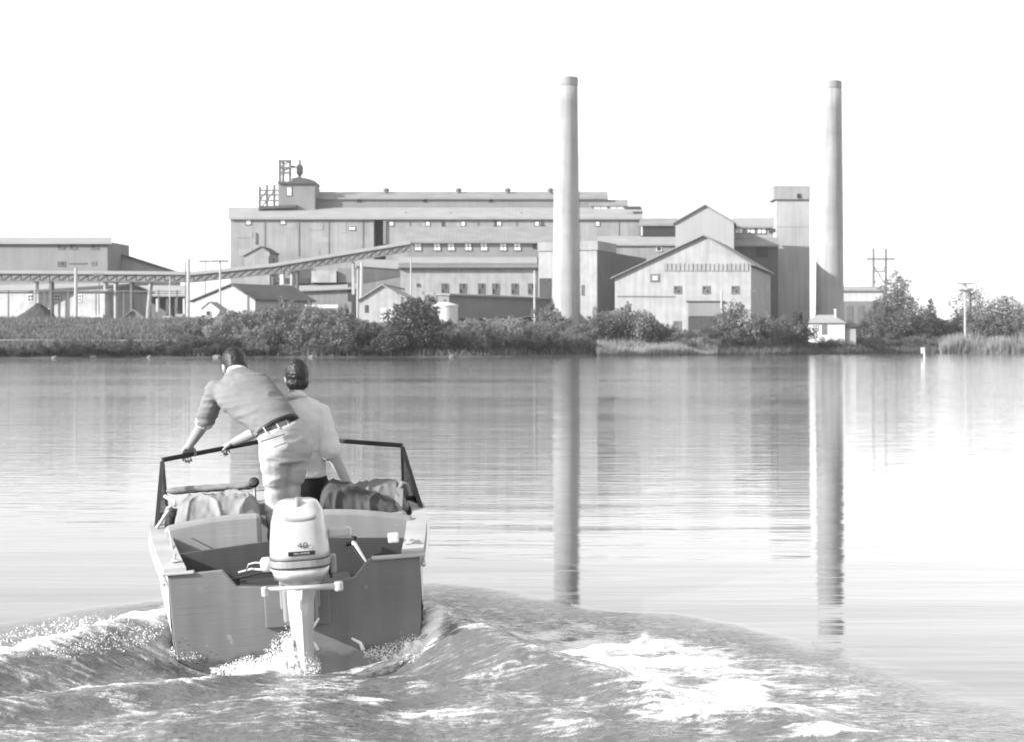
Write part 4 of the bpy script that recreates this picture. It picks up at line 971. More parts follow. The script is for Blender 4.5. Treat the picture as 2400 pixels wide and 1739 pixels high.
B = dict(
    hull = mat('white hull paint', 0.55, rough=0.35, var=0.06, scale=3, spec=0.5, streak=0.05),
    transom = mat('grey transom paint', 0.17, rough=0.5, var=0.12, scale=2.5, spec=0.4, bump=0.002, bscale=8),
    inner = mat('grey interior paint', 0.075, rough=0.6, var=0.15, scale=3, bump=0.002, bscale=12),
    seat = mat('pale seat panel', 0.27, rough=0.6, var=0.08, scale=3, bump=0.001, bscale=40),
    deck = mat('worn pale deck', 0.34, rough=0.6, var=0.2, scale=5, bump=0.002, bscale=20),
    black = mat('black paint', 0.018, rough=0.45, var=0.2),
    rail = mat('dark wooden rail', 0.035, rough=0.45, var=0.3, scale=6),
    cowl = mat('white motor enamel', 0.44, rough=0.25, var=0.12, scale=9, spec=0.5, coat=0.3),
    band = mat('grey motor band', 0.26, rough=0.3, var=0.05, spec=0.5),
    line = mat('dark line', 0.06, rough=0.4, var=0.1),
    chrome = mat('worn bright metal', 0.62, rough=0.35, var=0.12, scale=10, metal=0.6, spec=0.5),
    canvas = mat('grey canvas', 0.15, rough=0.9, var=0.18, scale=4, bump=0.012, bscale=9),
    canvas_pale = mat('pale canvas', 0.22, rough=0.9, var=0.15, scale=5, bump=0.012, bscale=10),
    cloth_dark = mat('dark blanket', 0.06, rough=0.9, var=0.25, scale=6, bump=0.012, bscale=10),
    rope = mat('rope', 0.45, rough=0.9, var=0.25, scale=30),
    foamy = mat('spray', 0.88, rough=0.5, var=0.04, scale=20, bump=0.01, bscale=40),
    glass = glass_mat('windshield glass', 0.99),
)
def worn(name, v, darker=True):
    """brushed grey paint with grain, scuffs and a wet strip near the waterline"""
    m, t, b = new_mat(name); N = t.nodes.new; L = t.links.new; tc = N('ShaderNodeTexCoord')
    def nz(sc, det=4):
        mp = N('ShaderNodeMapping'); mp.inputs['Scale'].default_value = sc; no = N('ShaderNodeTexNoise'); no.inputs['Scale'].default_value = 1; no.inputs['Detail'].default_value = det
        L(tc.outputs['Object'], mp.inputs[0]); L(mp.outputs[0], no.inputs['Vector']); return no.outputs[0]
    def mr(x, a, c, lo, hi):
        k = N('ShaderNodeMapRange'); k.inputs[1].default_value = a; k.inputs[2].default_value = c; k.inputs[3].default_value = lo; k.inputs[4].default_value = hi; L(x, k.inputs[0]); return k.outputs[0]
    def mu(a, c, op='MULTIPLY'):
        k = N('ShaderNodeMath'); k.operation = op
        for i, q in enumerate((a, c)):
            if isinstance(q, (int, float)): k.inputs[i].default_value = q
            else: L(q, k.inputs[i])
        return k.outputs[0]
    val = mu(mr(nz((2,2,2)), .3, .7, v*.86, v*1.12), mr(nz((3,3,120), 3), .3, .7, .95, 1.04))
    val = mu(val, mr(nz((14,14,9), 6), .70, .75, 0, v*.5), 'ADD')                      # chipped specks
    val = mu(val, mr(nz((1.6,1.6,70), 2), .72, .76, 0, v*.35), 'ADD')                    # rub marks
    val = mu(val, mr(nz((9,9,1.0), 3), .35, .65, .88, 1.06))                            # runs
    rough = .5
    if darker:  # darker, glossier strip towards the bottom
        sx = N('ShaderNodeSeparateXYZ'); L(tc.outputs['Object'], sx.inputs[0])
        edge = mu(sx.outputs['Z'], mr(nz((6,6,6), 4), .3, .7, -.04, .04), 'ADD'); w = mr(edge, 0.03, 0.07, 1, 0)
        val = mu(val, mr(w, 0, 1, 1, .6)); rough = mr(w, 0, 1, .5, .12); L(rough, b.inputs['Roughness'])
    else: b.inputs['Roughness'].default_value = rough
    L(val, b.inputs['Base Color']); b.inputs['Specular IOR Level'].default_value = .4
    bp = N('ShaderNodeBump'); bp.inputs['Distance'].default_value = .0015; L(nz((4,4,160), 3), bp.inputs['Height']); L(bp.outputs[0], b.inputs['Normal'])
    return m
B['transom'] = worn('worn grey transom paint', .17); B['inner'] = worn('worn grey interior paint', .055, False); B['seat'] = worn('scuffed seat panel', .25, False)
boat = boat_thing('motorboat', 'open white-hulled motorboat with grey transom speeding away', 'boat')
# hull sections: (ly, half beam at gunwale, gunwale z, half beam at chine, chine z, keel z)
HS = [(0.0,.735,.545,.69,-.10,-.16),(0.5,.80,.58,.73,-.10,-.17),(1.0,.86,.62,.77,-.09,-.18),(1.5,.90,.655,.79,-.08,-.19),(2.0,.91,.67,.77,-.05,-.19),(2.6,.88,.67,.70,.0,-.18),(3.2,.76,.655,.54,.08,-.15),(3.8,.54,.63,.32,.18,-.08),(4.2,.32,.61,.14,.3,.06),(4.5,.06,.60,.02,.45,.4)]
def hull_at(l):
    k = [h[0] for h in HS]; return [float(np.interp(l, k, [h[i] for h in HS])) for i in range(1, 6)]
for s, nm in ((-1,'hull_side'),(1,'hull_side')):
    b = MB(); vs = []; fs = []
    N_ = 40
    for i in range(N_+1):
        l = 4.5*i/N_; gb, gz, cb, cz, kz = hull_at(l)
        prof = [(0,kz),(cb*0.6,kz+(cz-kz)*0.55),(cb*0.95,cz-0.01),(cb+0.01,cz+0.05),(cb+(gb-cb)*0.5+0.02,cz+(gz-cz)*0.55),(gb,gz)]
        vs += [(s*x, l, z) for x, z in prof] + [(s*max(x-0.025,0), l+0.0, z+(0.02 if j < 3 else 0.0)) for j, (x, z) in enumerate(prof)]
    m = 12
    for i in range(N_):
        for j in range(5):
            fs.append((i*m+j, i*m+j+1, (i+1)*m+j+1, (i+1)*m+j)); fs.append((i*m+6+j, (i+1)*m+6+j, (i+1)*m+7+j, i*m+7+j))
    b.add(vs, fs); h = b.build(nm, B['hull'], boat, smooth=True)
    # gunwale cap
    g = []; gf = []
    for i in range(N_+1):
        l = 0.02+4.46*i/N_; gb, gz, *_ = hull_at(l); w = 0.075 if l > 1.2 else 0.11
        ib = max(gb-w, 0.01)
        g += [(s*(gb+0.02), l, gz+0.0), (s*(gb+0.02), l, gz+0.035), (s*ib, l, gz+0.035), (s*ib, l, gz)]
    for i in range(N_):
        for j in range(4): gf.append((i*4+j, i*4+(j+1)%4, (i+1)*4+(j+1)%4, (i+1)*4+j))
    gf += [(0,1,2,3), (4*N_+3,4*N_+2,4*N_+1,4*N_)]
    gu = MB().add(g, gf).build('gunwale', B['deck'], boat)
    # rub rail
    pts = [(s*(hull_at(0.02+4.45*i/30)[0]+0.018), 0.02+4.45*i/30, hull_at(0.02+4.45*i/30)[1]-0.05) for i in range(31)]
    MB().path(pts, 0.016, 6).build('rub_rail', B['chrome'], boat, smooth=True)
# transom with the cut-out for the motor
tz = lambda x: 0.545
out_ = [(-.735,.545),(-.42,.555),(-.34,.455),(-.2,.44),(.2,.44),(.34,.455),(.43,.555),(.735,.545),(.722,.2),(.70,.0),(.66,-.09),(.58,-.135),(0,-.16),(-.58,-.135),(-.66,-.09),(-.70,.0),(-.722,.2)]
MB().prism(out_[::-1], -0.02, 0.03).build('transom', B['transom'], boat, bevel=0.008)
MB().box(-.765,-.58,-.04,.05,.547,.562).build('corner_cap', B['deck'], boat, bevel=0.008)
MB().box(.45,.765,-.04,.05,.547,.565).build('corner_cap', B['deck'], boat, bevel=0.008)
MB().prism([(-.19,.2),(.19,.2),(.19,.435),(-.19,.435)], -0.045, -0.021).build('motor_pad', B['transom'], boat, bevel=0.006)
MB().tube((-.5,-.022,-.02),(-.5,-.035,-.02),.02,n=12).build('drain_plug', B['chrome'], boat)
# splash well, aft bulkhead, seat backs, floor
MB().prism([(-.33,.40),(.33,.40),(.33,.43),(-.33,.43)], 0.035, 0.46).build('splash_well', B['inner'], boat)
bl = [c2(190,862,0.48), c2(850,785,0.48), c2(1880,775,0.48)]
MB().prism([(-.78,.1),(.78,.1),(.78,.60),(0.0,.655),(-.78,.60)], 0.48, 0.51).build('bulkhead', B['inner'], boat)
MB().box(-.74,.74,0.06,3.2,0.16,0.20).build('floor', B['inner'], boat)
def seatback(x0, x1, z0, z1a, z1b, l0, l1, name='seat_back'):
    n = 8; top = []
    for i in range(n+1):
        f = i/n; x = x0+(x1-x0)*f; top.append((x, z1a+(z1b-z1a)*f + 0.018*math.sin(f*math.pi)))
    b = MB().prism([(x0,z0),(x1,z0)]+top[::-1], l0, l1); return b.build(name, B['seat'], boat, bevel=0.03)
sl_ = c2(120,700,1.0); sr_ = c2(795,592,1.0); sb_ = c2(780,775,1.0)
seatback(-.80, sr_.x, sb_.z-0.10, sl_.z+0.012, sr_.z, 1.0, 1.10)
tl_ = c2(1225,570,1.0); tr_ = c2(1885,612,1.0); tb_ = c2(1700,752,1.0)
seatback(tl_.x-0.06, .80, tb_.z-0.05, tl_.z+0.005, tr_.z, 1.0, 1.10)
for x0, x1 in ((-.80, sr_.x), (tl_.x-0.06, .80)):
    MB().box(x0+0.02, x1-0.02, 1.02, 1.14, 0.2, sb_.z-0.06).build('seat_base', B['inner'], boat)
    MB().box(x0+0.02, x1-0.02, 1.14, 1.62, 0.2, 0.60).build('seat_box', B['inner'], boat)
    MB().box(x0+0.03, x1-0.03, 1.15, 1.63, 0.605, 0.70).build('seat_cushion', B['seat'], boat, bevel=0.03)
# dash and foredeck
dk = []; df = []
for i in range(21):
    l = 2.12+2.35*i/20; gb, gz, *_ = hull_at(l); cz = gz+0.05*(gb/0.9)
    dk += [(-gb+0.03,l,gz+0.04),(-gb*0.5,l,cz),(0,l,cz+0.02),(gb*0.5,l,cz),(gb-0.03,l,gz+0.04)]
for i in range(20):
    for j in range(4): df.append((i*5+j, i*5+j+1, (i+1)*5+j+1, (i+1)*5+j))
MB().add(dk, df).build('foredeck', B['deck'], boat, smooth=True)
MB().prism([(-.84,.45),(.84,.45),(.86,.70),(.45,.72),(0,.735),(-.45,.72),(-.86,.70)], 2.06, 2.11).build('dashboard', B['seat'], boat)
# windshield: V of two panes with side wings
WC = Vector((0.02, 2.42, 0)); 
LT, RT = c2(118,222,1.98), c2(1770,122,1.98); CT = c2(960,62,2.42)
LB, RB = c2(142,480,1.98), c2(1777,470,1.98); LBr, RBr = c2(78,690,1.45), c2(1905,572,1.45)
LB.z -= 0.06; RB.z -= 0.10
CB = Vector((CT.x, 2.42, LB.z*0.5+RB.z*0.5+0.02))
ws = 'windshield_rail'
for a, b in ((LT, CT), (CT, RT)): MB().bar(a, b, 0.035, 0.032).build(ws, B['rail'], boat, bevel=0.005)
for a, b in ((LT, LB), (RT, RB)): MB().bar(a-Vector((0,0,0.017)), b, 0.028, 0.032, (0,1,0)).build('windshield_post', B['rail'], boat)
MB().bar(CT-Vector((0,0,0.017)), CB, 0.02, 0.024, (0,1,0)).build('windshield_post', B['rail'], boat)
for a, b in ((LT, LBr), (RT, RBr)): MB().bar(a-Vector((0,0.02,0.017)), b, 0.026, 0.026, (0,1,0)).build('windshield_brace', B['rail'], boat)
def pane(a, b, c, d):
    q = [Vector(p) for p in (a, b, c, d)] if d is not None else [Vector(p) for p in (a, b, c)]
    n = (q[1]-q[0]).cross(q[2]-q[0]).normalized()*0.003; k = len(q)
    MB().add([p+n for p in q]+[p-n for p in q], [tuple(range(k)), tuple(range(2*k-1,k-1,-1))]+[(i,i+k,(i+1)%k+k,(i+1)%k) for i in range(k)]).build('windshield_pane', B['glass'], boat)
e = Vector((0.02,0,0))
pane(LB+e, CB-e, CT-e-Vector((0,0,.02)), LT+e-Vector((0,0,.02))); pane(CB+e, RB-e, RT-e-Vector((0,0,.02)), CT+e-Vector((0,0,.02)))
pane(LBr+Vector((0,.04,0)), LB-Vector((0,.03,0)), LT-Vector((0,.03,.04)), None); pane(RBr+Vector((0,.04,0)), RB-Vector((0,.03,0)), RT-Vector((0,.03,.04)), None)
# fittings
def cleat(x, l, z, s=1):
    b = MB().box(x-.02,x+.02,l-.03,l+.03,z,z+.012); b.path([(x,l-.07,z+.035),(x,l-.03,z+.032),(x,l+.03,z+.032),(x,l+.07,z+.035)], .009, 7); b.tube((x,l-.02,z+.01),(x,l-.02,z+.03),.008); b.tube((x,l+.02,z+.01),(x,l+.02,z+.03),.008)
    return b.build('cleat', B['chrome'], boat)
cleat(-.70,.20,.60); cleat(.69,.25,.60)
MB().box(.575,.64,.30,.36,.60,.66).build('stern_light', B['hull'], boat, bevel=0.01)
pl = hull_at(1.15); MB().box(pl[0]-.005,pl[0]+.022,1.12,1.22,.50,.56).build('side_fitting', B['line'], boat, bevel=0.006)
# fuel lines and steering cables into the well
a = c3(250,690,-0.15)
MB().path([c3(0,780,0.25), c3(120,748,0.1), c3(170,752,0.0), c3(330,760,-0.12)], .007, 7).build('fuel_hose', B['rope'], boat, smooth=True)
MB().path([c3(-120,850,0.3), c3(0,832,0.2), c3(200,782,0.0), c3(350,770,-0.12)], .008, 7).build('steering_cable', B['black'], boat, smooth=True)
MB().path([c3(70,760,0.1), c3(90,705,0.0), c3(150,690,-0.06), c3(215,695,-0.1)], .005, 6).build('hose_loop', B['rope'], boat, smooth=True)
MB().path([c2(165,700,0.95), c2(180,790,0.75), c2(195,880,0.5), c2(205,930,0.3), c2(212,985,0.12)], .005, 6).build('mooring_line', B['rope'], boat, smooth=True)

# --- outboard motor (clamped on the transom: a thing of its own)
mo = boat_thing('outboard_motor', 'white outboard motor with tall cowl hanging on the transom', 'outboard motor')
ML = -0.33
def sup(cx, cy, z, a, b, n=36, e=3.0, tilt=0.0):
    r = []
    for k in range(n):
        t_ = 2*math.pi*k/n; c_, s_ = math.cos(t_), math.sin(t_)
        x = a*math.copysign(abs(c_)**(2/e), c_); y = b*math.copysign(abs(s_)**(2/e), s_)
        r.append((cx+x, cy+y, z+tilt*y))
    return r
mc = c3(557,600,ML); mtop = c3(557,112,ML); mband = c3(557,650,ML); mlow = c3(570,885,ML)
X0 = mc.x; zt, zb, zl = mtop.z, mband.z, mlow.z
rr_ = [sup(X0, ML, zb+0.016, .168,.215), sup(X0, ML, zb+0.05, .169,.215), sup(X0, ML+.005, zb+.12, .163,.207), sup(X0, ML+.012, zb+.21, .153,.192), sup(X0+.004, ML+.02, zt-.085, .146,.182), sup(X0+.004, ML+.03, zt-.055, .138,.165,e=3.4), sup(X0+.004, ML+.035, zt-.035,.126,.15,e=3.4),sup(X0+.004, ML+.035, zt-.012,.113,.135,e=3.4), sup(X0+.004, ML+.035, zt,.085,.10,e=3.2)]
cowl = MB().loft(rr_).build('cowl', B['cowl'], mo, smooth=True)
MB().loft([sup(X0,ML,zb-.028,.172,.220), sup(X0,ML,zb+.010,.172,.220)]).build('cowl_band', B['band'], mo, bevel=.004)
for dz in (-.0335, .0125): MB().loft([sup(X0,ML,zb+dz-.002,.1705,.2185), sup(X0,ML,zb+dz+.003,.1705,.2185)]).build('seam', B['line'], mo)
MB().loft([sup(X0+.005,ML+.01,zl-.01,.085,.14,e=2.6), sup(X0+.004,ML+.005,zl+.012,.112,.165,e=2.6), sup(X0+.003,ML,zl+.06,.13,.185,e=2.8), sup(X0,ML,zb-.10,.152,.205), sup(X0,ML,zb-.036,.166,.214)]).build('lower_cowl', B['cowl'], mo, smooth=True)
MB().loft([sup(X0+.004,ML+.002,zl+.048,.128,.1855,e=2.8), sup(X0+.004,ML+.002,zl+.052,.1295,.187,e=2.8)]).build('seam', B['line'], mo)
# recessed grip on the cowl top and rear lip
MB().box(X0-.008,X0+.012,ML-.115,ML+.06,zt-.03,zt+.012).build('top_fin', B['band'], mo, bevel=.006)
MB().loft([sup(X0+.004,ML-.135,zt-.093,.10,.038,24,2.2,0.55), sup(X0+.004,ML-.14,zt-.075,.095,.036,24,2.2,0.55)]).build('rear_grip', B['band'], mo, smooth=True, bevel=.003)
MB().box(X0+.165,X0+.30,ML+.02,ML+.07,zb+.10,zb+.155).build('carry_handle', B['cowl'], mo, bevel=.012)
MB().box(X0+.168,X0+.205,ML+.02,ML+.12,zb-.10,zb-.0).build('clamp_bracket', B['band'], mo, bevel=.01)
MB().path([(X0+.16,ML+.05,zb-.04),(X0+.175,ML+.05,zb-.13)], .012).build('tilt_lever', B['line'], mo)
# throttle linkage block, left
k = c3(262,705,-.15)
MB().lathe([(.03,-.04),(.042,-.03),(.044,.02),(.03,.04)], k, 14).build('throttle_link', B['cowl'], mo, smooth=True)
MB().bar(k, (X0-.12,ML+.1,zb-.08), .03,.035).build('throttle_arm', B['chrome'], mo)
# midsection, bracket and shaft
sf = c3(560,1420,ML); xs = c3(575,1200,ML).x
def foil(z, a, b, cy, cx): return [(cx+x, cy+y, z) for x, y in ((0,-b),(a*.55,-b*.55),(a,0),(a*.9,b*.7),(0,b),(-a*.9,b*.7),(-a,0),(-a*.55,-b*.55))]
MB().loft([foil(zl-.62,.055,.13,ML,xs), foil(zl-.3,.062,.125,ML,xs), foil(zl-.1,.075,.125,ML,xs), foil(zl+.01,.088,.13,ML,X0+.005)]).build('shaft_housing', B['cowl'], mo)
MB().box(xs-.10,xs+.10,ML+.12,-.05,zl-.24,zl-.04).build('swivel_bracket', B['band'], mo, bevel=.015)
for s in (-1,1): MB().box(xs+s*.10-.014,xs+s*.10+.014,-.19,.055,zl-.16,zl+.075).build('clamp', B['band'], mo, bevel=.008)
for s in (-1,1): MB().tube((xs+s*.10,.056,zl+.02),(xs+s*.10,.12,zl+.02),.012).build('clamp_screw', B['chrome'], mo)
a, b = c3(235,935,ML-.20), c3(915,905,ML-.20)
MB().path([a, a.lerp(b,.5), b], [.010,.013,.019], 10).build('steering_bar', B['cowl'], mo, smooth=True)
MB().lathe([(.013,-.035),(.018,-.03),(.019,.012),(.012,.02)], a+Vector((0,0,-.006)), 12).build('bar_end', B['cowl'], mo)
MB().lathe([(.02,-.026),(.026,-.018),(.026,.018),(.02,.026)], b, 14).build('bar_end', B['cowl'], mo)
MB().box(xs-.09,xs+.09,ML-.20,ML+.16,zl-.63,zl-.615).build('cavitation_plate', B['cowl'], mo)
MB().loft([foil(zl-.92,.01,.05,ML-.03,xs), foil(zl-.63,.05,.12,ML,xs)]).build('gearcase', B['cowl'], mo)
for q in range(3):
    an = q*2.094; MB().bar((xs,ML-.18,zl-.72),(xs+.11*math.cos(an),ML-.20,zl-.72+.11*math.sin(an)), .07,.012,(0.4,1,0)).build('propeller_blade', B['chrome'], mo)
# lettering on the cowl's back
def text(body, size, loc, parent, m, sx=1.0, name='lettering', depth=0.001, tilt=0.0):
    cu = bpy.data.curves.new('text', 'FONT'); cu.body = body; cu.size = size; cu.extrude = depth; cu.align_x = 'CENTER'; cu.align_y = 'CENTER'; cu.offset = 0.0
    to = bpy.data.objects.new('text', cu); COL.objects.link(to); dg = bpy.context.evaluated_depsgraph_get(); dg.update()
    me = bpy.data.meshes.new_from_object(to.evaluated_get(dg)); bpy.data.objects.remove(to); me.materials.append(m)
    me.transform(Matrix.Translation(loc) @ Matrix.Rotation(R(90)+tilt, 4, 'X') @ Matrix.Diagonal((sx,1,1,1)))
    o = bpy.data.objects.new(name, me); COL.objects.link(o); o.parent = parent; return o
yb = ML-.2155
zp = c3(570,605,yb).z; xp = c3(575,605,yb).x
MB().box(xp-.074,xp+.074,yb-.006,yb+.02,zp-.011,zp+.011).build('name_plate', B['black'], mo)
text('SEA-HORSE', .0155, (xp, yb-.0065, zp), mo, B['cowl'], 1.15)
text('40', .045, (c3(585,535,yb).x, yb+.000, c3(585,535,yb).z), mo, B['line'], 1.35, tilt=-0.06)
text('J', .022, (c3(568,845,ML-.19).x, ML-.193, c3(568,845,ML-.19).z), mo, B['line'], 1.2)

# --- loose gear in the boat
def blob(name, label, cat, pts, m, seed=0, amp=0.02, sub=3, group=None):
    """a draped bundle: ellipsoids fused and creased"""
    sh = MB()
    for (c, r) in pts: sh.add(*ell(c, r))
    o = fuse(name, sh, 0.010, m, None, amp*0.55, seed, 13, (1,1,1.8), 7); o.matrix_world = BM; return tag(o, label, cat, group)
def ell(c, r, n=14, k=10, rot=None):
    vs = []; fs = []
    for i in range(k+1):
        th = math.pi*i/k
        for j in range(n):
            ph = 2*math.pi*j/n; v = Vector((r[0]*math.sin(th)*math.cos(ph), r[1]*math.sin(th)*math.sin(ph), r[2]*math.cos(th)))
            if rot is not None: v = rot @ v
            vs.append(Vector(c)+v)
    for i in range(k):
        for j in range(n): fs.append((i*n+j, (i+1)*n+j, (i+1)*n+(j+1)%n, i*n+(j+1)%n))
    return vs, fs
def fuse(name, mb, voxel, m, parent, amp=0.0, seed=0, fscale=9.0, stretch=(1,1,1), smooth_it=4):
    """join overlapping pieces into one continuous skin (voxel remesh), smooth it and crease it"""
    me = mb.mesh(name); bm = bmesh.new(); bm.from_mesh(me); bmesh.ops.remove_doubles(bm, verts=bm.verts, dist=1e-5); bmesh.ops.recalc_face_normals(bm, faces=bm.faces); bm.to_mesh(me); bm.free()
    tmp = bpy.data.objects.new('tmp', me); COL.objects.link(tmp)
    r_ = tmp.modifiers.new('r', 'REMESH'); r_.mode = 'VOXEL'; r_.voxel_size = voxel
    s_ = tmp.modifiers.new('s', 'SMOOTH'); s_.factor = 0.5; s_.iterations = smooth_it
    dg = bpy.context.evaluated_depsgraph_get(); dg.update()
    res = bpy.data.meshes.new_from_object(tmp.evaluated_get(dg)); bpy.data.objects.remove(tmp)
    res.name = name
    if amp:
        n = len(res.vertices); co = np.empty(n*3, np.float32); res.vertices.foreach_get('co', co); co = co.reshape(-1, 3)
        no = np.empty(n*3, np.float32); res.vertices.foreach_get('normal', no); no = no.reshape(-1, 3)
        q = co*np.array(stretch)*fscale
        d = vnoise(q[:,0]+q[:,1]*0.7, q[:,2]+q[:,1]*0.6, seed) + 0.5*vnoise(q[:,0]*2.1-q[:,1]*1.3, q[:,2]*2.1+q[:,0]*0.5, seed+5)
        d = 1-2*np.abs(d); co = co + no*(amp*d)[:, None]
        res.vertices.foreach_set('co', co.astype(np.float32).ravel())
    res.materials.clear(); res.materials.append(m); res.polygons.foreach_set('use_smooth', [True]*len(res.polygons)); res.update()
    o = bpy.data.objects.new(name, res); COL.objects.link(o)
    if parent: o.parent = parent
    return o
def bl_(u, v, l, rx, ry, rz): return (c2(u, v, l), (rx, ry, rz))
def drape(name, label, cat, top, l0, l1, zb, m, seed, amp=0.03, fs=1.0):
    """a cloth heap: folded sheet lying over gear, near face falling to zb; top = outline (u,v) of its upper edge"""
    lm = l0+(l1-l0)*0.45; tp = [c2(u, v, lm) for u, v in top]; xs_ = [p.x for p in tp]; zs_ = [p.z for p in tp]
    nx, nl = 90, 44; g = np.linspace(0, 1, nx); h = np.linspace(0, 1, nl); Gx, Gl = np.meshgrid(g, h)
    Xc = xs_[0]+(xs_[-1]-xs_[0])*Gx; Zt = np.interp(Xc, xs_, zs_)
    prof = np.clip(Gl/0.45, 0, 1); prof = np.sqrt(1-(1-prof)**2)*np.where(Gl > 0.7, 1-((Gl-0.7)/0.3)**2*0.5, 1)
    endf = np.sqrt(np.clip(1-(2*np.abs(Gx-0.5))**8, 0, 1))
    w1 = vnoise(Gx*3*fs+seed, Gl*2, seed)*1.4; w2 = vnoise(Gx*4*fs, Gl*3+seed, seed+3)
    f1 = 1-np.abs(np.sin(Gx*9*fs+Gl*3.5+w1*2.2)); f2 = 1-np.abs(np.sin(-Gx*6*fs+Gl*6+w2*2.6+seed)); f3 = vnoise(Gx*22*fs, Gl*9, seed+7)
    fold = (f1**2.0*0.8+f2**2.0*0.6+0.25*f3-0.5)
    Z = zb+(Zt-zb)*prof*endf + amp*fold*np.clip(prof*2.2, 0, 1)*endf; Lc = l0+(l1-l0)*Gl - amp*0.9*fold*(1-Gl)
    vs = np.stack([Xc, Lc, Z], -1).reshape(-1, 3); idx = np.arange(nx*nl).reshape(nl, nx)
    fs_ = np.stack([idx[:-1,:-1], idx[:-1,1:], idx[1:,1:], idx[1:,:-1]], -1).reshape(-1, 4).tolist()
    n0 = len(vs); vb = vs.copy(); vb[:, 2] = zb-0.03; vs = np.concatenate([vs, vb])
    ring = idx[0].tolist()+idx[1:, -1].tolist()+idx[-1, -2::-1].tolist()+idx[-2:0:-1, 0].tolist()
    fs_ += [(ring[i], ring[i]+n0, ring[(i+1) % len(ring)]+n0, ring[(i+1) % len(ring)]) for i in range(len(ring))] + [tuple(q+n0 for q in ring)]
    me = bpy.data.meshes.new(name); me.from_pydata(vs.tolist(), [], fs_); bm = bmesh.new(); bm.from_mesh(me)
    bmesh.ops.delete(bm, geom=[v for v in bm.verts if not v.link_faces], context='VERTS'); bmesh.ops.recalc_face_normals(bm, faces=bm.faces); bm.to_mesh(me); bm.free()
    me.materials.append(m); me.polygons.foreach_set('use_smooth', [True]*len(me.polygons))
    o = bpy.data.objects.new(name, me); COL.objects.link(o); o.matrix_world = BM; return tag(o, label, cat)
ZB = 0.695
drape('canvas_bundle', 'rumpled grey canvas lying behind the left windshield pane', 'canvas', [(200,520),(260,480),(400,468),(560,455),(680,450),(790,470)], 1.16, 1.66, ZB, B['canvas_pale'], 3, .026, 0.85)
blob('canvas_roll', 'long rolled tarpaulin resting along the left dash', 'canvas', [bl_(230+45*i,432-3*i,1.95,.09,.05,.026) for i in range(11)], B['canvas_pale'], 5, .006)
drape('blanket', 'dark folded blankets heaped behind the right windshield pane', 'blanket', [(1190,400),(1280,372),(1400,385),(1520,430),(1640,470),(1730,500)], 1.17, 1.55, ZB, B['cloth_dark'], 7, .026, 0.8)
drape('jacket', 'grey jacket thrown over the blankets at the right', 'jacket', [(1390,420),(1450,385),(1560,372),(1680,358),(1740,372),(1790,440)], 1.36, 1.72, ZB+.02, B['canvas'], 9, .018, 0.6)
blob('gap_filler', 'dark life vest stuffed in the left corner of cockpit', 'vest', [bl_(200,610,1.35,.035,.1,.05),bl_(225,645,1.35,.045,.1,.035),bl_(175,650,1.3,.03,.09,.04)], B['black'], 11, .015)  # added black lump filling in for straps and a dark gap
o = boat_thing('strap', 'pale webbing strap hanging upright by the right windshield post', 'strap')
p0, p1 = c2(1742,585,1.3), c2(1752,415,1.42)
MB().bar(p0, p1, .05,.012,(0,1,0)).build('webbing', B['canvas_pale'], o, bevel=.003); MB().path([p1, p1+Vector((.02,.01,.03)), p1+Vector((.05,.03,.02)), p1+Vector((.07,.03,-.06))], .016).build('loop', B['canvas_pale'], o, smooth=True)
o = boat_thing('rope_coil', 'pale rope looped over left gunwale at the windshield foot', 'rope')
MB().path([c2(80,690,1.35), c2(130,620,1.42), c2(170,560,1.45), c2(210,530,1.45), c2(205,510,1.46), c2(165,490,1.5), c2(135,470,1.52)], .012, 7).build('coil', B['rope'], o, smooth=True)
MB().path([c2(150,560,1.42), c2(180,540,1.44), c2(215,560,1.44), c2(225,595,1.4), c2(205,605,1.38)], .009, 7).build('coil', B['rope'], o, smooth=True)
# spotlight on the dash, paddle in the stern
o = boat_thing('spotlight', 'small round black spotlight on the dash beside the standing man', 'spotlight')
k = c2(750,380,1.93)
q = (Matrix.Translation(k) @ Matrix.Rotation(R(75), 4, 'X'))
me_ = MB().lathe([(.008,-.05),(.024,-.035),(.033,.0),(.036,.025),(.032,.028)], (0,0,0), 20).build('housing', B['black'], o, smooth=True); me_.data.transform(q)
ln = MB().lathe([(.031,.029),(.018,.032),(.003,.033)], (0,0,0), 20).build('lens', B['line'], o, smooth=True); ln.data.transform(q)
MB().tube(k-Vector((0,0,.03)), k-Vector((0,0,.15)), .01).build('stalk', B['chrome'], o)
o = boat_thing('bilge_pump', 'short dark-handled pump leaning in the stern right of motor', 'pump')
p0, p1 = c2(1430,785,.40), c2(1555,998,.12)
MB().tube(p0, p1, .016, .013, n=10).build('barrel', B['chrome'], o); MB().path([p0+Vector((-.045,0,-.012)), p0, p0+Vector((.01,0,.035))], .018, 8).build('handle', B['black'], o)
MB().tube(p1.lerp(p0,.02)+Vector((0,-.012,0)), p1.lerp(p0,.9)+Vector((-.012,-.012,-.006)), .010, n=8).build('hose', B['black'], o)

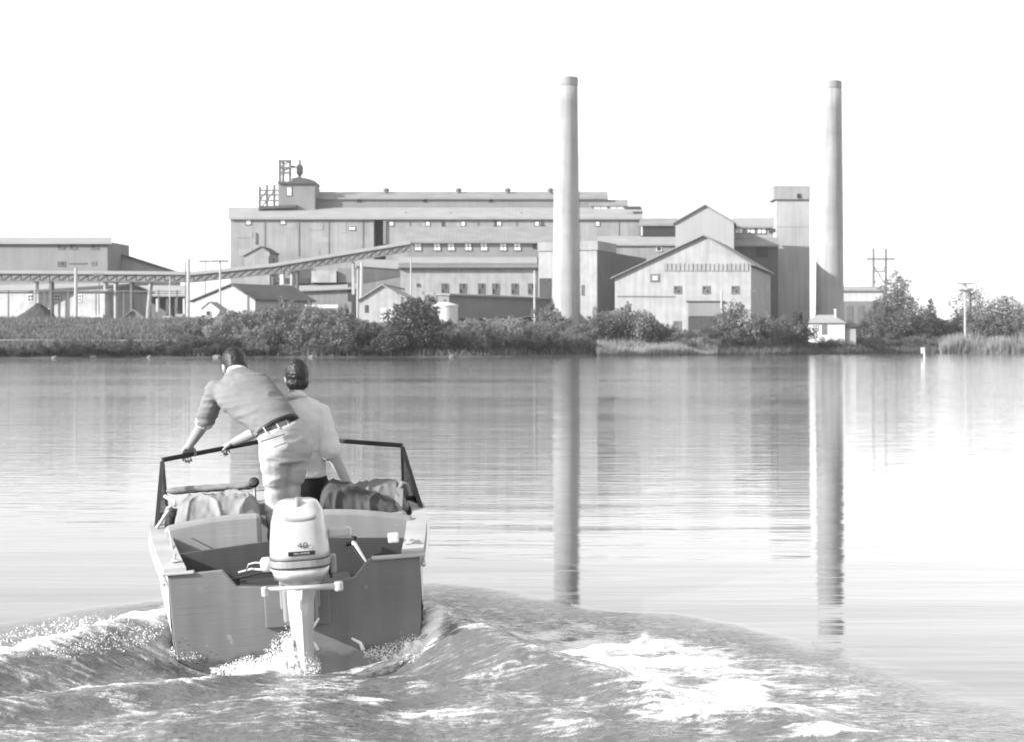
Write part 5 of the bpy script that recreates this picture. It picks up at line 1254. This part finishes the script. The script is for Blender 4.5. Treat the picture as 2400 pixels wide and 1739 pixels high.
# --- spray thrown up by the shaft and at the transom corners
def spray(label, c, n, spread, seed, up=0.1, mass=0):
    """frothy fused mass with fine droplets flung off it"""
    rg = random.Random(seed); mb = MB()
    for i in range(mass):
        a = rg.uniform(0, 6.28); q = rg.uniform(0, 1)**0.8; r0 = rg.uniform(.007, .024)*(1.2-q)
        h_ = (1-q)**1.5*up*rg.uniform(0.1, 1)
        p = Vector(c)+Vector((q*spread[0]*math.cos(a), q*spread[1]*math.sin(a), h_-.02))
        mb.add(*ell(p, (r0*1.1, r0, r0*rg.uniform(.8,2.0)), 8, 6))
    if mass:
        o = fuse('spray', mb, 0.007, B['foamy'], None, .011, seed, 45, (1,1,1), 1); stuff(o, label, 'spray')
    mb = MB()
    for i in range(n):
        a = rg.uniform(0, 6.28); q = rg.uniform(0, 1)**0.7; r0 = rg.uniform(.0008, .0030)
        p = Vector(c)+Vector((q*spread[0]*1.3*math.cos(a), q*spread[1]*1.3*math.sin(a), (1.1-q)*up*1.2*rg.uniform(0,1)**1.5+rg.uniform(-.01,.03)))
        mb.add(*ell(p, (r0*rg.uniform(.8,1.6), r0, r0*rg.uniform(.8,1.8)), 5, 3))
    o = mb.build('droplets', B['foamy'], None, smooth=True); stuff(o, 'fine droplets flying in the '+label, 'droplets')
spray('white spray around the outboard shaft', (-1.27,9.62,0.0), 3200, (.15,.13,0), 1, .20, 130)
spray('white spray trailing left of the outboard shaft', (-1.47,9.55,0.0), 1800, (.17,.10,0), 2, .07, 70)
spray('white spray at the right transom corner', (-.58,9.97,0.02), 2600, (.22,.12,0), 4, .09, 50)
spray('white mist along the crest left of the hull', (-2.45,9.75,0.17), 1500, (.35,.5,0), 8, .05)
spray('thin white spray at the left transom corner', (-1.9,9.98,0.02), 1000, (.12,.1,0), 6, .05)
for i, pts in enumerate((((1195,1310),(1160,1360),(1110,1420)), ((1420,1448),(1480,1480),(1500,1530)), ((1100,1480),(1160,1480),(1185,1530)))):
    pp_ = [BM @ c2(u, v, -0.30 if i != 1 else -0.12) for u, v in pts]
    o = MB().path(pp_, [.006,.010,.014], 7).build('water_jet', B['foamy'], None, smooth=True)
    stuff(o, ('thin jet of water right of the motor shaft', 'curling splash of water in front of right transom half', 'arched splash just right of the shaft foot')[i], 'splash')
# ------------------------------------------------------------------ the two men
P = dict(
    skin = mat('sunlit skin', 0.29, rough=0.55, var=0.08, scale=12, spec=0.35),
    hair = mat('dark hair', 0.012, rough=0.45, var=0.4, scale=40, spec=0.5, bump=0.004, bscale=90),
    shirt1 = mat('grey knit shirt', 0.18, rough=0.9, var=0.08, scale=8, bump=0.002, bscale=60),
    trouser1 = mat('pale cotton trousers', 0.37, rough=0.9, var=0.07, scale=8, bump=0.002, bscale=50),
    shirt2 = mat('pale shirt', 0.55, rough=0.9, var=0.06, scale=8, bump=0.002, bscale=50),
    trouser2 = mat('black trousers', 0.015, rough=0.9, var=0.3),
    belt = mat('leather belt', 0.03, rough=0.5, var=0.2), shoe = mat('shoes', 0.05, rough=0.5, var=0.2), collar = mat('white collar', 0.5, rough=0.9, var=0.05),
)
def rings(secs, n=26):
    """closed elliptical loft; secs = (centre, half width, half depth, side vector)"""
    cs = [Vector(s[0]) for s in secs]; R_ = []
    for i, (c, a, b, sd) in enumerate(secs):
        t_ = (cs[min(i+1,len(cs)-1)]-cs[max(i-1,0)]).normalized(); sd = Vector(sd); sd = (sd-t_*sd.dot(t_)).normalized(); u = t_.cross(sd)
        R_.append([Vector(c)+sd*(a*math.cos(2*math.pi*k/n))+u*(b*math.sin(2*math.pi*k/n)) for k in range(n)])
    return R_
def limb(mb, pts, rad, n=14):
    """tapering limb with rounded ends"""
    pts = [Vector(p) for p in pts]
    mb.path(pts, rad, n)
    for p, r in ((pts[0], rad[0]), (pts[-1], rad[-1])): mb.add(*ell(p, (r*.98, r*.98, r*.98), 12, 8))
    for p, r in zip(pts[1:-1], rad[1:-1]): mb.add(*ell(p, (r*.97, r*.97, r*.97), 12, 8))
def hand(mb, wrist, fdir, palm, side, curl=0.5, sc=1.0):
    """palm and five bent fingers; fdir = finger direction, palm = direction the palm faces, side = thumb side"""
    f = Vector(fdir).normalized(); p = Vector(palm); p = (p-f*p.dot(f)).normalized(); s = f.cross(p); s = s if s.dot(Vector(side)) > 0 else -s
    w = Vector(wrist)
    def g(a, b, c): return w + (s*a + f*b + p*c)*sc
    for x in (-.028, -.01, .01, .028): mb.path([g(x*.7,0,0), g(x,.05,.0), g(x,.088,.002)], [.016*sc,.0155*sc,.0125*sc], 10)
    for x, L in ((.030,.072),(.010,.082),(-.010,.077),(-.029,.060)):
        q = [g(x,.085,.002)]; an = 0.15; d = 0
        for k, fr_ in enumerate((.45,.30,.25)):
            an += curl*(0.6 if k == 0 else 0.9); l = L*fr_*sc; q.append(q[-1] + (f*math.cos(an)+p*math.sin(an))*l)
        mb.path(q, [.0095*sc,.009*sc,.0082*sc,.007*sc], 9); mb.add(*ell(q[-1], (.007*sc,)*3, 8, 6))
    mb.path([g(.024,.015,.004), g(.048,.042,.014), g(.056,.07,.026), g(.052,.092,.034)], [.014*sc,.012*sc,.0105*sc,.0075*sc], 9)
def head(mb, hb, Mx):
    """skull, jaw, nose, ears into mb; hair into hb"""
    A = MB()
    A.add(*ell((0,0,0), (.075,.096,.108))); A.add(*ell((0,.035,-.065), (.056,.058,.055))); A.add(*ell((0,.07,-.105), (.028,.024,.018)))
    A.path([(0,.088,.012),(0,.112,-.02),(0,.1,-.034)], [.008,.013,.010], 9)
    A.add(*ell((0,.086,-.062), (.026,.012,.008))); A.add(*ell((.03,.084,.012),(.014,.010,.009))); A.add(*ell((-.03,.084,.012),(.014,.010,.009)))
    for s in (-1,1): A.add(*ell((s*.079,.0,-.012), (.010,.018,.032)))
    mb.add([Mx @ Vector(v) for v in A.v], A.f)
    Hh = MB(); Hh.add(*ell((0,-.02,.03), (.083,.094,.098))); Hh.add(*ell((0,-.036,-.030), (.0785,.066,.066))); Hh.add(*ell((0.01,.03,.088), (.06,.05,.036)))
    for s in (-1,1): Hh.add(*ell((s*.072,.012,.025), (.012,.022,.035)))
    hb.add([Mx @ Vector(v) for v in Hh.v], Hh.f)
def frame(o, fwd, up):
    f = Vector(fwd).normalized(); u = Vector(up); s = f.cross(u).normalized(); u = s.cross(f)
    return Matrix((( s.x,f.x,u.x,o[0]),(s.y,f.y,u.y,o[1]),(s.z,f.z,u.z,o[2]),(0,0,0,1)))

# ---- standing man, bending forward with both hands on the windshield rail
p1 = boat_thing('person', 'standing man in grey polo shirt and pale trousers bending over windshield', 'person')
FL = 0.20
waist, mid, chest, upper, neckb = c1(1120,812,1.36), c1(975,650,1.46), c1(800,490,1.58), c1(745,385,1.66), c1(725,310,1.72)
sw = c1(1310,742,1.40)-c1(930,868,1.34); ss = c1(1010,330,1.72)-c1(470,500,1.62)
lsh, rsh = c1(520,470,1.64), c1(935,415,1.80)
railL, railR = LT.lerp(CT, .14), LT.lerp(CT, .50)
lh, rh = c1(232,1045,railL.y), c1(640,985,railR.y)
lel = c1(405,775,1.80); rel = c1(930,850,1.98)
hc = c1(693,238,1.83)
hd = Vector((-.30,.80,-.62)); Mh = frame(hc, hd, (-.1,.35,1))
lhip, rhip = c1(1075,1000,1.36), c1(1310,985,1.40)
lkn, rkn = c1(1085,1440,1.40), c1(1225,1420,1.46)
lan, ran = Vector((lkn.x+.02,1.34,FL+.09)), Vector((rkn.x+.03,1.40,FL+.09))
sk = MB(); hb = MB(); head(sk, hb, Mh)
limb(sk, [chest, neckb, hc-Vector((0,.02,.04))], [.09,.058,.055])
sk.loft(rings([(waist,.13,.09,sw),(mid,.14,.095,sw),(chest,.16,.10,ss),(upper,.13,.08,ss)]))
for a, b, c, hh in ((lsh,lel,lh,0),(rsh,rel,rh,1)):
    d = (c-b).normalized(); wr = c-d*.055
    limb(sk, [a, a.lerp(b,.5), b, b.lerp(wr,.35), wr], [.05,.046,.041,.040,.027])
    rt = (CT-LT).normalized()
    if hh == 0: hand(sk, wr, d+Vector((0,.5,-.25)), (0,.1,-1), (1,0,0), .75)
    else: hand(sk, wr, d+Vector((-.2,.3,-.1)), (0,.2,-1), (-1,0,0), .75)
for h_, k_, a_ in ((lhip,lkn,lan),(rhip,rkn,ran)): limb(sk, [h_, k_, a_], [.075,.05,.04])
limb(sk, [lhip, rhip], [.08,.08]); limb(sk, [lhip.lerp(rhip,.5), waist], [.09,.09])
fuse('body', sk, 0.0045, P['skin'], p1, smooth_it=3)
fuse('hair', hb, 0.005, P['hair'], p1, .0022, 3, 110, smooth_it=7)
sh = MB(); sh.loft(rings([(waist-Vector((0,0,.02)),.150,.112,sw),(waist.lerp(mid,.4),.158,.118,sw),(mid,.172,.122,(sw+ss)*.5),(mid.lerp(chest,.5),.19,.125,ss),(chest,.203,.125,ss),(chest.lerp(upper,.6),.20,.112,ss),(upper,.165,.09,ss),(neckb-Vector((0,.01,.0)),.075,.068,ss)]))
limb(sh, [chest.lerp(lsh,.5), lsh, lsh.lerp(lel,.5), lsh.lerp(lel,.93)], [.10,.082,.072,.066]); limb(sh, [chest.lerp(rsh,.5), rsh, rsh.lerp(rel,.5), rsh.lerp(rel,.95)], [.10,.082,.072,.064])
fuse('shirt', sh, 0.008, P['shirt1'], p1, .0045, 21, 9, (.7,.7,2.4), 6)
for a, b, f_ in ((lsh,lel,.97),(rsh,rel,.99)):
    c = a.lerp(b,f_); d = (b-a).normalized(); MB().tube(c-d*.02, c+d*.018, .066, .062, 18).build('sleeve_cuff', P['collar'], p1, smooth=False)
nk = neckb; MB().loft(rings([(nk-Vector((0,.02,.012)),.082,.078,ss),(nk+Vector((0,.006,.018)),.072,.068,ss),(nk+Vector((0,.012,.03)),.066,.062,ss)])).build('collar', P['collar'], p1, smooth=True)
tr = MB(); hipc = lhip.lerp(rhip,.5)
tr.loft(rings([(waist+Vector((0,0,.005)),.150,.112,sw),(waist.lerp(hipc,.35),.166,.128,sw),(waist.lerp(hipc,.8),.178,.142,sw),(hipc-Vector((0,0,.05)),.172,.135,sw),(hipc-Vector((0,0,.11)),.14,.11,sw)]))
for h_, k_, a_ in ((lhip,lkn,lan),(rhip,rkn,ran)): limb(tr, [h_, h_.lerp(k_,.35), h_.lerp(k_,.75), k_, k_.lerp(a_,.4), a_+Vector((0,0,.02))], [.105,.096,.082,.076,.074,.068])
fuse('trousers', tr, 0.008, P['trouser1'], p1, .006, 33, 8, (.8,.8,1.9), 6)
up_ = (mid-waist).normalized()
MB().loft(rings([(waist+Vector((0,0,-.012)),.156,.119,sw),(waist+up_*.018+Vector((0,0,-.004)),.156,.119,sw)])).build('belt', P['belt'], p1, smooth=True)
for f_ in (-0.55, 0.05, 0.5):
    q = waist + sw.normalized()*f_*.15 + Vector((0,-.118*math.sqrt(1-f_*f_),0)); MB().bar(q+up_*.006-Vector((0,.006,.012)), q+up_*.045-Vector((0,.004,0)), .009,.005,(0,1,0)).build('belt_loop', P['trouser1'], p1)
q = c1(1075,935,1.20); MB().bar(q+Vector((-.085,.012,-.01)), q+Vector((.07,-.006,.03)), .004,.006,(0,0,1)).build('pocket_seam', P['belt'], p1)
for a_ in (lan, ran):
    s_ = MB(); s_.add(*ell(a_+Vector((0,-.02,-.05)), (.04,.05,.045))); s_.add(*ell(a_+Vector((0,.09,-.06)), (.048,.12,.035))); fuse('shoe', s_, .008, P['shoe'], p1)

# ---- seated man at the wheel
p2 = boat_thing('person', 'seated dark-haired man in pale shirt steering, right arm lowered', 'person')
H0 = 1.80
hip = c1(1370,1430,H0); hip.z = 0.82
waist2, mid2, chest2, upper2, neck2 = c1(1350,1180,H0-.02), c1(1335,980,H0-.02), c1(1330,760,H0), c1(1318,630,H0+.02), c1(1300,535,H0+.03)
s2 = Vector((1,0.03,.03)); hc2 = c1(1298,345,H0+.06); Mh2 = frame(hc2, (-.06,1,-.05), (0,.03,1))
rs, ls = c1(1520,690,H0), c1(1115,690,H0+.04)
re, rw = c1(1640,1090,H0-.10), c1(1778,1335,H0-.16)
le, lw = Vector((ls.x-.05, H0+.16, ls.z-.26)), Vector((ls.x+.02, H0+.20, ls.z-.36))
SEATZ = 0.74
lk2, rk2 = Vector((hip.x-.12, H0+.38, .80)), Vector((hip.x+.14, H0+.38, .80))
la2, ra2 = Vector((hip.x-.12, H0+.42, .35)), Vector((hip.x+.14, H0+.42, .35))
sk = MB(); hb = MB(); head(sk, hb, Mh2)
limb(sk, [chest2, neck2, hc2-Vector((0,.02,.05))], [.09,.06,.056])
sk.loft(rings([(waist2,.12,.09,s2),(mid2,.13,.095,s2),(chest2,.155,.10,s2),(upper2,.12,.075,s2)]))
d = (rw-re).normalized(); limb(sk, [rs, rs.lerp(re,.5), re, re.lerp(rw,.35), rw], [.052,.047,.043,.042,.028]); hand(sk, rw, d+Vector((.25,.1,.05)), (-.1,.1,-1), (0,1,0), .45)
d = (lw-le).normalized(); limb(sk, [ls, ls.lerp(le,.5), le, lw], [.052,.047,.043,.028]); hand(sk, lw, d+Vector((0,.4,0)), (0,.2,-1), (1,0,0), .9)
for k_, a_, s in ((lk2,la2,-1),(rk2,ra2,1)): limb(sk, [hip+Vector((s*.09,0,0)), k_, a_], [.075,.05,.04])
limb(sk, [hip, waist2], [.10,.10])
fuse('body', sk, 0.0045, P['skin'], p2, smooth_it=3)
fuse('hair', hb, 0.005, P['hair'], p2, .0025, 9, 100, smooth_it=7)
sh = MB(); sh.loft(rings([(waist2-Vector((0,0,.09)),.165,.125,s2),(waist2,.160,.12,s2),(mid2,.172,.122,s2),(chest2,.19,.122,s2),(chest2.lerp(upper2,.6),.19,.108,s2),(upper2+Vector((0,0,.02)),.14,.085,s2),(neck2-Vector((0,.01,0)),.07,.066,s2)]))
limb(sh, [chest2.lerp(rs,.5)+Vector((0,0,.03)), rs, rs.lerp(re,.5), rs.lerp(re,.88)], [.09,.078,.076,.078]); limb(sh, [chest2.lerp(ls,.5), ls, ls.lerp(le,.5), ls.lerp(le,.9)], [.09,.078,.074,.074])
fuse('shirt', sh, 0.008, P['shirt2'], p2, .005, 41, 8, (1.2,1.2,1.2), 6)
MB().loft(rings([(neck2-Vector((0,.02,.02)),.082,.08,s2),(neck2+Vector((0,-.006,.005)),.070,.068,s2),(neck2+Vector((0,.0,.012)),.064,.062,s2)])).build('collar', P['shirt2'], p2, smooth=True)
tr = MB(); tr.loft(rings([(waist2-Vector((0,0,.06)),.15,.115,s2),(hip+Vector((0,0,.04)),.175,.14,s2),(hip-Vector((0,0,.06)),.165,.135,s2)]))
for k_, a_, s in ((lk2,la2,-1),(rk2,ra2,1)): limb(tr, [hip+Vector((s*.09,0,-.01)), k_, a_], [.10,.075,.06])
fuse('trousers', tr, 0.009, P['trouser2'], p2, .006, 51, 8)
for a_ in (la2, ra2):
    s_ = MB(); s_.add(*ell(a_+Vector((0,-.02,-.05)), (.04,.05,.045))); s_.add(*ell(a_+Vector((0,.09,-.06)), (.048,.12,.035))); fuse('shoe', s_, .008, P['shoe'], p2)
# helm stool under the seated man, steering wheel
o = boat_thing('stool', 'dark padded helm stool under the seated man', 'stool')
MB().box(hip.x-.19,hip.x+.19,H0-.17,H0+.2,SEATZ-.09,SEATZ-.005).build('cushion', B['black'], o, bevel=.03)
for sx in (-1,1):
    for sy in (-.13,.15): MB().tube((hip.x+sx*.15,H0+sy,.2),(hip.x+sx*.14,H0+sy,SEATZ-.09),.018).build('leg', B['chrome'], o)
wl = MB(); wl.path([Vector((lw.x+.10+.17*math.cos(a), 2.02+.05*math.sin(a), lw.z-.02+.16*math.sin(a))) for a in [2*math.pi*i/24 for i in range(25)]], .012, 8)
wh = wl.build('steering_wheel_rim', B['black'], boat, smooth=True)

# ------------------------------------------------------------------ thin haze over the river
hz = MB().box(-1300, 1300, -380, 1250, -4.5, 75).build('haze', M['soil']); hz.data.materials.clear(); hz['kind'] = 'stuff'; hz['label'] = 'thin pale haze over the river and plant'; hz['category'] = 'haze'
hm = bpy.data.materials.new('river haze'); hm.use_nodes = True; hn = hm.node_tree; hn.nodes.clear()
pv = hn.nodes.new('ShaderNodeVolumePrincipled'); pv.inputs['Color'].default_value = g3(0.95); pv.inputs['Density'].default_value = 0.00013; pv.inputs['Anisotropy'].default_value = 0.0
ho = hn.nodes.new('ShaderNodeOutputMaterial'); hn.links.new(pv.outputs[0], ho.inputs['Volume']); hz.data.materials.append(hm)
